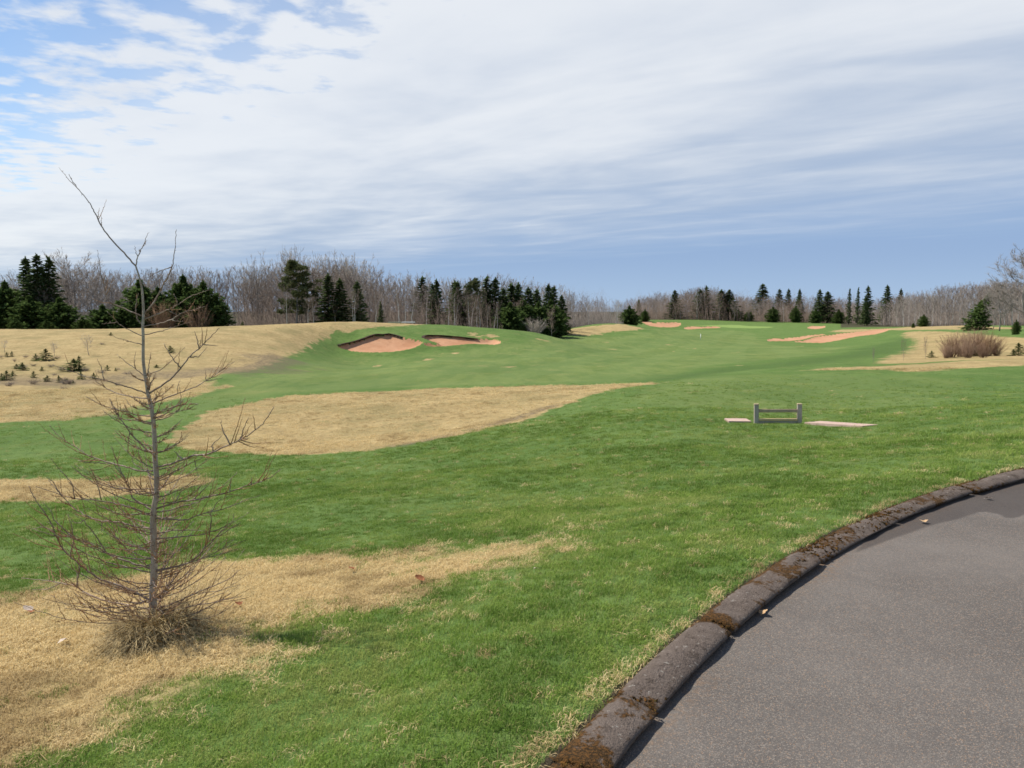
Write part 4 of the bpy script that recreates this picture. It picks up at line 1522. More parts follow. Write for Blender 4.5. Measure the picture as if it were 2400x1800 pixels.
for px, top, D, lab, w in [
    (14, 654, 108, 'dense dark evergreen cut by the left edge of the picture', 1.0),
    (-45, 660, 108, 'dense dark evergreen at the left edge', 1.0),
    (330, 650, 107, 'dense rounded evergreen behind the top of the bare sapling', 0.95),
    (372, 668, 108, 'lower dense evergreen between the two rounded evergreens', 0.8),
    (432, 640, 108, 'left half of the wide dense evergreen pair right of the sapling top', 0.9),
    (478, 655, 107, 'right half of the wide dense evergreen pair right of the sapling top', 0.95),
    (508, 690, 107, 'lowest dense evergreen at the right end of the evergreen group', 0.8),
    (70, 690, 106, 'low dark evergreen at the foot of the three spruces', 1.2),
    (140, 694, 106, 'low dark evergreen just right of the three spruces', 1.1),
    (240, 712, 104, 'low dark evergreen left of the sapling trunk', 1.4),
    (285, 720, 104, 'low dark evergreen behind the sapling trunk', 1.3),
]:
    plant_px('dense', 'evergreen_tree', lab, 'tree', px, top, D, w)
for px, top, D, lab, w, kd in [
    (108, 747, 92, 'round green evergreen bush at the edge of the straw slope under the three spruces', 1.2, 'roundish'),
    (192, 741, 93, 'round green evergreen bush at the edge of the straw slope left of the sapling', 1.25, 'roundish'),
    (35, 744, 94, 'round evergreen bush near the left edge of the straw slope', 1.2, 'roundish'),
    (568, 752, 93, 'tiny bright green bush on the crest of the straw slope', 1.1, 'fir'),
]:
    plant_px(kd, 'evergreen_bush', lab, 'bush', px, top, D, w)
plant_px('pine', 'pine_tree', 'large olive pine with ragged limbs in the middle of the left wood', 'tree', 692, 606, 108, 1.0, rz=0.6, variant=0)
plant_px('pine', 'pine_tree', 'ragged pine top with sky showing through above the white birch trunks', 'tree', 1110, 648, 114, 0.8, variant=1)
plant_px('broad', 'bare_tree', 'large spreading bare tree right of the three spruces', 'tree', 186, 578, 116, 1.02, variant=0, rz=0.3)
plant_px('broad', 'bare_tree', 'lower spreading bare tree right of the large one', 'tree', 262, 622, 120, 1.0, variant=1)
plant_px('greybush', 'bare_bush', 'pale grey bare bush in front of the dark spruce belt', 'bush', 1252, 738, 110, 1.25)
for px, top, D, lab in [(380, 690, 104, 'rusty bare bush between the rounded evergreens'), (462, 700, 104, 'rusty bare bush in front of the wide evergreen pair')]:
    plant_px('redbush', 'bare_bush', lab, 'bush', px, top, D, 0.75)
# tall bare trees standing clear above the left wood
for i, (px, top) in enumerate([(590, 592), (612, 605), (640, 578), (676, 570), (688, 574)]):
    plant_px('tall', 'bare_tree', ['leftmost of the tall thin bare trees above the left wood', 'shorter thin bare tree second from the left above the left wood', 'tall dark-stemmed bare tree left of the pine',
                                   'tallest bare tree, rising just behind the pine', 'second stem of the tall bare tree behind the pine'][i], 'tree', px, top, 128 + i, 0.85, variant=i)

# --- the mass of bare trees, each its own tree
SKY_L = [(-60, 640), (0, 640), (60, 632), (140, 622), (220, 624), (300, 640), (360, 632), (420, 626), (470, 628), (520, 640), (560, 625), (600, 628), (640, 622), (700, 600), (740, 594), (780, 586), (815, 588), (850, 608), (880, 628), (930, 645),
         (985, 636), (1020, 650), (1080, 650), (1160, 645), (1230, 655), (1300, 668), (1350, 684), (1400, 692), (1450, 700)]


def sky_l(px):
    return float(np.interp(px, [a for a, b in SKY_L], [b for a, b in SKY_L]))


rgt = np.random.default_rng(23)


def zone(px):
    for lim, nm in ((150, 'behind the three spruces at the far left'), (290, 'behind the large spreading tree at the far left'), (530, 'behind the dense evergreens by the sapling top'), (650, 'left of the olive pine in the left wood'),
                    (745, 'around the olive pine in the left wood'), (830, 'behind the pair of dark spruces in the left wood'), (915, 'above the wide bunker in the left wood'), (985, 'behind the golf cart roofs in the left wood'),
                    (1060, 'above the left end of the narrow bunker'), (1125, 'above the right end of the narrow bunker'), (1240, 'behind the left half of the dark spruce belt')):
        if px < lim:
            return nm
    return 'behind the right half of the dark spruce belt'


def zone_r(px):
    for lim, nm in ((1545, 'left of the far pointed spruce'), (1615, 'around the far pointed spruce'), (1675, 'around the far spruce clump'), (1740, 'behind the far broad spruce pair'), (1810, 'around the tallest far spruce'),
                    (1890, 'around the slim far spruce'), (1985, 'behind the right-hand far spruce pair'), (2060, 'around the brown topped spruce'), (2130, 'left of the lone small bush in the right-hand wood'),
                    (2200, 'above the lone small bush in the right-hand wood'), (2270, 'left of the lopsided evergreen on the right'), (2350, 'behind the lopsided evergreen on the right')):
        if px < lim:
            return nm
    return 'behind the big bare tree at the right edge'

GRP_L1 = 'bare trees of the left wood'
LEFT_MASS = []
for px in np.arange(-50, 1340, 11.5):
    px = float(px + rgt.uniform(-5, 5))
    high = 700 < px < 860
    for row in range(2):
        top = sky_l(px) + (abs(rgt.normal(0, 7)) - 9 if row == 0 else rgt.uniform(16, 52))
        D = (134 if row == 0 else 117) + rgt.uniform(-7, 7) + (6 if px > 1150 else 0)
        if row == 0:
            kd = 'tall' if high or rgt.uniform() < 0.35 else ('greyish' if rgt.uniform() < 0.6 else 'brown')
        else:
            kd = 'brown' if (px > 560 and rgt.uniform() < 0.75) else ('greyish' if rgt.uniform() < 0.6 else 'brown')
            if px < 560 and rgt.uniform() < 0.45:
                continue
            if px > 1120 and rgt.uniform() < 0.75:
                continue
        if kd == 'tall':
            lab = 'tall pale-twigged bare tree'
        elif kd == 'brown':
            lab = 'brown-twigged bare tree'
        else:
            lab = 'grey-twigged bare tree'
        if (row == 0 and int(px * 7) % 5 < 2) or (row == 1 and int(px * 7) % 4 == 0):
            LEFT_MASS.append((kd, px, top, D, rgt.uniform(0.8, 1.15)))
            continue
        zn = zone(px)
        plant_px(kd, 'bare_tree', lab + ' ' + zn, 'tree', px, top, D, rgt.uniform(0.8, 1.15), {'tall': 'tall pale bare trees ', 'brown': 'brown bare trees ', 'greyish': 'grey bare trees '}[kd] + zn)
# birches with white stems at the front of the wood
for i, (px, top) in enumerate([(672, 660), (722, 690), (735, 684), (788, 690), (824, 672), (832, 676), (880, 668), (936, 660), (948, 668), (966, 676), (1000, 668), (1052, 672), (1062, 668), (1069, 692), (1100, 676), (1103, 690), (1120, 690), (1124, 680), (1142, 704), (1158, 706), (1164, 700)]):
    right = px > 1030
    plant_px('birch', 'birch_tree', 'white-stemmed birch in front of the dark spruces at the right of the left wood' if right else 'white-stemmed birch among brown trees of the left wood', 'tree', px, top, (108 if px > 1030 else 104) + rgt.uniform(-2, 2), rgt.uniform(0.8, 1.1),
             'birches before the dark spruces' if right else 'birches among brown trees', variant=i)
# wood running on behind the centre mound
for px in np.arange(1325, 1452, 6.5):
    px = float(px + rgt.uniform(-3, 3))
    top = sky_l(px) + rgt.uniform(-3, 22)
    kd = 'pale' if rgt.uniform() < 0.4 else 'brown'
    plant_px(kd, 'bare_tree', 'pale bare tree at the far end of the left wood by the mound' if kd == 'pale' else 'brown bare tree at the far end of the left wood by the mound', 'tree', px, top, 172 + rgt.uniform(-3, 12), 1.05, 'pale trees behind the centre mound' if kd == 'pale' else 'brown trees behind the centre mound')

# --- the far wood beyond the putting green and on the right
for px, top, D, lab, kd, w in [
    (1475, 715, 205, 'round dark evergreen alone at the left end of the far green', 'dense', 1.1),
    (1512, 724, 250, 'small dark evergreen right of the round lone one', 'dense', 0.9),
    (1497, 700, 330, 'small spruce top left above the far bunker', 'spruce', 1.0),
    (1581, 679, 318, 'pointed spruce standing clear behind the far bunker', 'spruce', 1.7),
    (1640, 676, 322, 'left dark spruce of the far clump beyond the putting green', 'spruce', 1.9),
    (1655, 668, 324, 'tall brownish spruce of the far clump beyond the putting green', 'narrow', 1.3),
    (1690, 677, 320, 'broad dark spruce, left of the far pair behind the putting green', 'spruce', 2.1),
    (1709, 677, 320, 'broad dark spruce, right of the far pair behind the putting green', 'spruce', 2.1),
    (1725, 722, 316, 'low dark evergreen at the foot of the far spruce pair', 'dense', 0.9),
    (1786, 663, 345, 'tallest far spruce top above the wood right of the putting green', 'spruce', 1.9),
    (1826, 676, 340, 'pointed spruce top, first right of the tallest far spruce', 'spruce', 1.5),
    (1847, 675, 340, 'pointed spruce top, second right of the tallest far spruce', 'spruce', 1.1),
    (1873, 676, 325, 'tall slim spruce in front of the far wood', 'spruce', 1.0),
    (1920, 677, 312, 'dark spruce, left of the right-hand far pair', 'spruce', 1.3),
    (1939, 682, 310, 'dark bushy spruce, right of the right-hand far pair', 'spruce', 1.8),
    (1912, 722, 305, 'low dark evergreen left of the right-hand far pair', 'dense', 0.9),
    (1966, 724, 300, 'rounded low evergreen right of the right-hand far pair', 'dense', 1.0),
    (1755, 726, 315, 'small green bush-like evergreen behind the putting green', 'dense', 1.0),
    (1812, 718, 312, 'low green evergreen under the pale trees right of the putting green', 'dense', 1.1),
    (1865, 716, 312, 'lower evergreen beside the slim far spruce', 'dense', 0.8),
    (2033, 668, 262, 'brown topped spruce with dark middle in the right-hand wood', 'narrow', 1.3),
    (2028, 692, 258, 'dark evergreen leaning on the brown topped spruce', 'spruce', 1.0),
    (2078, 666, 275, 'spruce top rising above the bare right-hand wood', 'spruce', 1.2),
    (2110, 675, 278, 'small spruce top above the bare right-hand wood', 'spruce', 1.0),
    (1990, 674, 280, 'faint thin spruce left of the brown topped spruce', 'narrow', 0.7),
    (2010, 672, 282, 'thin spindly larch-like spruce next to the brown topped spruce', 'narrow', 0.7),
]:
    plant_px(kd, 'spruce_tree' if kd != 'dense' else 'evergreen_tree', lab, 'tree', px, top, D, w)
plant_px('dense', 'evergreen_bush', 'small dark bush alone on the straw strip right of the long bunker', 'bush', 2142, 756, 178, 0.75)
plant_px('dense', 'evergreen_bush', 'dark bush at the edge of the right-hand wood behind the lone small bush', 'bush', 2166, 736, 205, 1.0)
plant_px('leaning', 'evergreen_tree', 'dark lopsided evergreen in front of the big bare tree on the right', 'tree', 2288, 686, 125, 1.1, rz=0.0)
plant_px('broad', 'bare_tree', 'big spreading bare tree cut by the right edge of the picture', 'tree', 2412, 562, 92, 1.3, variant=2)
plant_px('broad', 'bare_tree', 'smaller bare tree beside the big one at the right edge', 'tree', 2345, 645, 112, 1.0, variant=0)
plant_px('dense', 'evergreen_bush', 'dark slim evergreen at the foot of the big bare tree', 'bush', 2384, 748, 92, 0.6)
plant_px('greyish', 'bare_tree', 'grey bare tree behind the lopsided evergreen', 'tree', 2330, 672, 130, 1.1)
SKY_R = [(1440, 702), (1500, 694), (1540, 680), (1560, 678), (1580, 690), (1605, 672), (1640, 666), (1680, 668), (1720, 684), (1760, 690), (1800, 690), (1850, 692), (1900, 690), (1960, 690), (2010, 700), (2060, 694), (2120, 682), (2180, 672), (2240, 660), (2290, 655), (2340, 650), (2420, 650), (2480, 650)]
FAR_MASS = []
for row, (dd, step) in enumerate(((338, 9.0), (318, 10.5))):
    for px in np.arange(1445, 2000, step):
        px = float(px + rgt.uniform(-4, 4))
        top = float(np.interp(px, [a for a, b in SKY_R], [b for a, b in SKY_R])) + (abs(rgt.normal(0, 4)) if row == 0 else rgt.uniform(8, 34))
        kd = ('brown', 'greyish', 'pale')[int(rgt.choice(3, p=[0.45, 0.4, 0.15]))]
        if int(px * 7) % 5 > 1:
            FAR_MASS.append((kd, px, top, dd + rgt.uniform(-6, 6), rgt.uniform(1.0, 1.4)))
            continue
        zn = zone_r(px)
        cw = {'brown': 'brown', 'greyish': 'grey', 'pale': 'pale'}[kd]
        plant_px(kd, 'bare_tree', cw + ' bare tree ' + zn, 'tree', px, top, dd + rgt.uniform(-6, 6), rgt.uniform(1.0, 1.4), cw + ' trees ' + zn)
for row, (dd, step) in enumerate(((268, 8.5), (246, 10.5))):
    dd0 = dd
    for px in np.arange(1985, 2470, step):
        px = float(px + rgt.uniform(-4, 4))
        dd = dd0 + 62 * float(1 - sstep(np.array(px), 1985, 2130))
        top = float(np.interp(px, [a for a, b in SKY_R], [b for a, b in SKY_R])) + (abs(rgt.normal(0, 5)) if row == 0 else rgt.uniform(8, 40))
        kd = ('brown', 'greyish', 'pale')[int(rgt.choice(3, p=[0.25, 0.3, 0.45]))]
        if int(px * 7) % 5 > 1:
            FAR_MASS.append((kd, px, top, dd + rgt.uniform(-6, 6), rgt.uniform(0.95, 1.25)))
            continue
        zn = zone_r(px)
        cw = {'brown': 'brown', 'greyish': 'grey', 'pale': 'pale'}[kd]
        plant_px(kd, 'bare_tree', cw + ' bare tree ' + zn, 'tree', px, top, dd + rgt.uniform(-6, 6), rgt.uniform(0.95, 1.25), cw + ' trees ' + zn)


# the rest of the bare trees, merging into one mass of stems and twigs
def tree_mass(name, label, items):
    protos, index = [], {}
    for kd in ('tall', 'brown', 'greyish', 'pale'):
        for v, parts in enumerate(PROTO[kd]):
            for k, (nm, me) in enumerate(parts):
                index[kd, v, k] = len(protos)
                protos.append(bpy.data.objects.new(kd + '_mass_' + nm, me))
    V, pk, rt, sc = [], [], [], []
    for kd, px, top, D, wide in items:
        p = foot(px, D)
        h = max(1.0, at(px, top, D)[2] - p[2] + 0.05)
        v = random.randrange(len(PROTO[kd]))
        a = random.uniform(0, 6.283)
        for k in range(2):
            V.append((p[0], p[1], p[2] - 0.05))
            pk.append(index[kd, v, k])
            rt.append((0, 0, a))
            sc.append((h / 10 * wide, h / 10 * wide, h / 10))
    me = bpy.data.meshes.new(name)
    me.from_pydata(V, [], [])
    a = me.attributes.new('pick', 'INT', 'POINT')
    a.data.foreach_set('value', np.array(pk, np.int32))
    fattr(me, 'rot', np.array(rt), typ='FLOAT_VECTOR')
    fattr(me, 'scl', np.array(sc), typ='FLOAT_VECTOR')
    o = link(name, me)
    md = o.modifiers.new('scatter', 'NODES')
    md.node_group = scatter_nodes(protos)
    tag(o, label, 'wood', None, 'stuff')


# --- brushwood under the trees: a mass of sticks nobody could count
def brush(name, label, px0, px1, D0, D1, h0, h1, n, mat, seed, r=0.02, skew=None):
    rg = np.random.default_rng(seed)
    px = rg.uniform(px0, px1, n)
    D = rg.uniform(D0, D1, n)
    if skew:
        D = D + skew[2] * (1 - sstep(px, skew[0], skew[1]))
    x = (px - 1200) / F * D
    z = height(x, D)
    h = rg.uniform(0.15, 1, n) ** 1.6 * h1 * (0.45 + 1.1 * (vnoise(px * 0.035, D * 0.15, seed) + 0.5)) + 0.3
    h *= sstep(px, px0 - 10, px0 + 60) * (1 - 0.85 * sstep(px, px1 - 60, px1 + 10)) * 0.9 + 0.1
    S = np.stack([x, D, z - 0.1], 1)
    E = S + np.stack([rg.normal(0, 0.22, n) * h, rg.normal(0, 0.22, n) * h, h], 1)
    mb = MB()
    mb.cones(S, E, r * rg.uniform(0.6, 1.4, n))
    k = 7
    for i in range(k):
        g = rg.uniform(0.2, 0.95, (n, 1))
        s0 = S + (E - S) * g
        d = unit(rg.normal(0, 0.6, (n, 3)) + np.array([0, 0, 0.9])) * (h * rg.uniform(0.15, 0.4, n))[:, None]
        mb.cones(s0, s0 + d, r * 0.45)
    o = link(name, mb.mesh(name, mat))
    tag(o, label, 'brushwood', None, 'stuff')


for k in range(150):
    px = float(rgt.uniform(-60, 1340))
    LEFT_MASS.append((('greyish', 'brown', 'tall')[k % 3], px, sky_l(px) + rgt.uniform(12, 60), 150 + rgt.uniform(-4, 45), rgt.uniform(0.9, 1.3)))
for k in range(230):
    px = float(rgt.uniform(1440, 2480))
    D_ = 350 - 65 * float(sstep(np.array(px), 1985, 2130)) + rgt.uniform(-5, 60)
    FAR_MASS.append((('greyish', 'brown', 'pale', 'brown')[k % 4], px, float(np.interp(px, [a for a, b in SKY_R], [b for a, b in SKY_R])) + rgt.uniform(4, 34), D_, rgt.uniform(1.1, 1.6)))
tree_mass('bare_wood', 'merged mass of bare trees filling the left wood', LEFT_MASS)
tree_mass('bare_wood', 'merged mass of bare trees filling the far and right-hand woods', FAR_MASS)
brush('brushwood', 'brown brushwood under the bare trees of the left wood', 530, 1180, 106, 150, 2.0, 4.6, 6500, M['twig_brown'], 1, 0.022)
brush('brushwood', 'grey brushwood behind the evergreens at the far left', -60, 560, 112, 150, 2.0, 5.0, 4200, M['twig_grey'], 2, 0.022)
brush('brushwood', 'grey brushwood at the far end of the left wood by the mound', 1180, 1460, 168, 200, 1.5, 7.0, 3600, M['twig_grey'], 3, 0.02)
brush('brushwood', 'brown brushwood under the far wood beyond the putting green', 1440, 2060, 312, 360, 2.0, 9.0, 7500, M['twig_brown'], 4, 0.035)
brush('brushwood', 'grey brown brushwood under the right-hand wood', 1960, 2480, 244, 300, 2.0, 8.0, 7500, M['twig_grey'], 5, 0.03, (1960, 2130, 68))

# --- small plants on the straw slope at the left
rgs = np.random.default_rng(77)
for i, (px, py, hp) in enumerate([(108, 845, 27), (84, 845, 20), (16, 835, 12), (28, 834, 12), (39, 864, 14), (53, 867, 18), (98, 868, 13), (174, 868, 26), (186, 866, 32), (190, 888, 18), (220, 888, 18), (138, 896, 20), (111, 893, 18), (79, 884, 20),
                                  (16, 890, 30), (4, 892, 24), (271, 871, 10), (252, 869, 14), (399, 826, 16), (367, 862, 9), (260, 786, 10), (171, 897, 10), (157, 893, 9), (30, 880, 16)]):
    h = hit(px, py)
    names = {0: 'young fir standing left of the fallen shadowed tuft on the straw slope', 8: 'tallest young fir in the middle of the straw slope', 14: 'broad green young fir near the left edge of the straw slope',
             18: 'lone young fir right of the sapling trunk on the straw slope', 20: 'lone tiny fir near the crest of the straw slope'}
    lab = names.get(i, 'small green fir seedling on the left straw slope')
    plant('fir', 'young_fir', lab, 'young tree', (h[0], h[1], h[2] - 0.03), hp / F * h[1] * rgs.uniform(0.8, 1.2), rgs.uniform(1.0, 2.7), 'fir seedlings on the straw slope')
for px, py, hp, lab in [(209, 833, 52, 'thin bare sapling on the straw slope left of the near sapling'), (130, 838, 40, 'small bare sapling further left on the straw slope'), (11, 826, 34, 'small bare sapling at the left edge of the straw slope')]:
    h = hit(px, py)
    plant('tall', 'bare_sapling', lab, 'young tree', h, hp / F * h[1], 1.7)
for px, py, hp, w, lab in [(79, 900, 18, 1.9, 'low brown bush among the fir seedlings on the straw slope'), (60, 838, 9, 2.2, 'low grey brown weeds on the straw slope by the left edge'), (200, 870, 13, 1.8, 'low brown weeds right of the tallest young fir'), (20, 905, 12, 2.4, 'brown weeds below the broad young fir at the left edge'), (150, 912, 9, 3.0, 'low grey weeds at the foot of the straw slope'),
                           (300, 878, 9, 2.8, 'low grey weeds on the slope just left of the sapling trunk'), (120, 860, 9, 2.6, 'low brown weeds between two young firs on the slope'), (240, 808, 7, 2.4, 'small brown weeds above the bare sapling on the slope')]:
    h = hit(px, py)
    plant('bush', 'brown_bush', lab, 'bush', h, hp / F * h[1], w)
for k in range(16):
    px, py = float(rgs.uniform(-20, 330)), float(rgs.uniform(836, 908))
    if k < 6:
        px, py = float(rgs.uniform(0, 170)), float(rgs.uniform(876, 906))
    h = hit(px, py)
    plant('bush', 'brown_bush', 'low brown scrub on the left straw slope', 'bush', h, rgs.uniform(7, 15) / F * h[1], rgs.uniform(1.5, 3.0), 'brown scrub on the straw slope')
# --- rusty thicket and saplings on the right ridge
for i, (px, top, D, w) in enumerate([(2236, 772, 53, 0.9), (2262, 762, 54, 0.9), (2290, 758, 55, 0.95), (2318, 764, 54, 0.9), (2340, 786, 54, 0.8), (2225, 800, 52, 0.9), (2275, 790, 51, 0.9), (2310, 798, 51, 0.9)]):
    plant_px('redbush', 'bare_bush', 'rusty brown bare bush of the thicket on the right ridge', 'bush', px, top, D, w, 'rusty bushes on the right ridge')
for px, top, D, lab in [(2122, 790, 50, 'thin bare sapling at the right, left of the rusty thicket, leftmost but one'), (2174, 785, 51, 'thin bare sapling directly left of the rusty thicket'), (2052, 812, 49, 'small faint bare sapling at the end of the right straw strip')]:
    plant_px('brown', 'bare_sapling', lab, 'young tree', px, top, D, 0.6)
for px, py, hp, lab in [(2290, 838, 16, 'small green bush at the foot of the rusty thicket'), (2392, 834, 22, 'small green bush at the right edge behind the ridge'), (2380, 826, 9, 'tiny green seedling at the right edge behind the ridge'), (2188, 832, 10, 'tiny green seedling left of the rusty thicket')]:
    h = foot(px, 54)
    plant('fir', 'evergreen_bush', lab, 'bush', h, hp / F * 54 * 1.2 + 0.15, 1.7)


# ------------------------------------------------------------------ the near sapling
C1 = lambda L: [(50 + 0.3134 * a, 380 + 0.3134 * b) for a, b in L]
C2 = lambda L: [(50 + 0.3134 * a, 880 + 0.3134 * b) for a, b in L]
C8 = lambda L: [(0.2712 * a, 760 + 0.2712 * b) for a, b in L]
TRUNK = [(360, 1478, 13), (359, 1440, 11.5), (358, 1402, 10.5), (359, 1381, 10), (362, 1319, 9.6), (360, 1272, 9.2), (359, 1225, 8.7), (360, 1193, 8.2), (368, 1156, 7.3), (367, 1112, 7), (363, 1074, 6.6), (363, 1037, 6.2), (359, 980, 5.6), (352, 943, 5.2),
         (346, 921, 5), (343, 896, 4.6), (340, 881, 4.4), (335, 844, 4.2), (336, 787, 3.9), (334, 762, 3.7), (337, 740, 3.4), (334, 681, 2.7), (327, 650, 2.4), (318, 623, 2.2)]
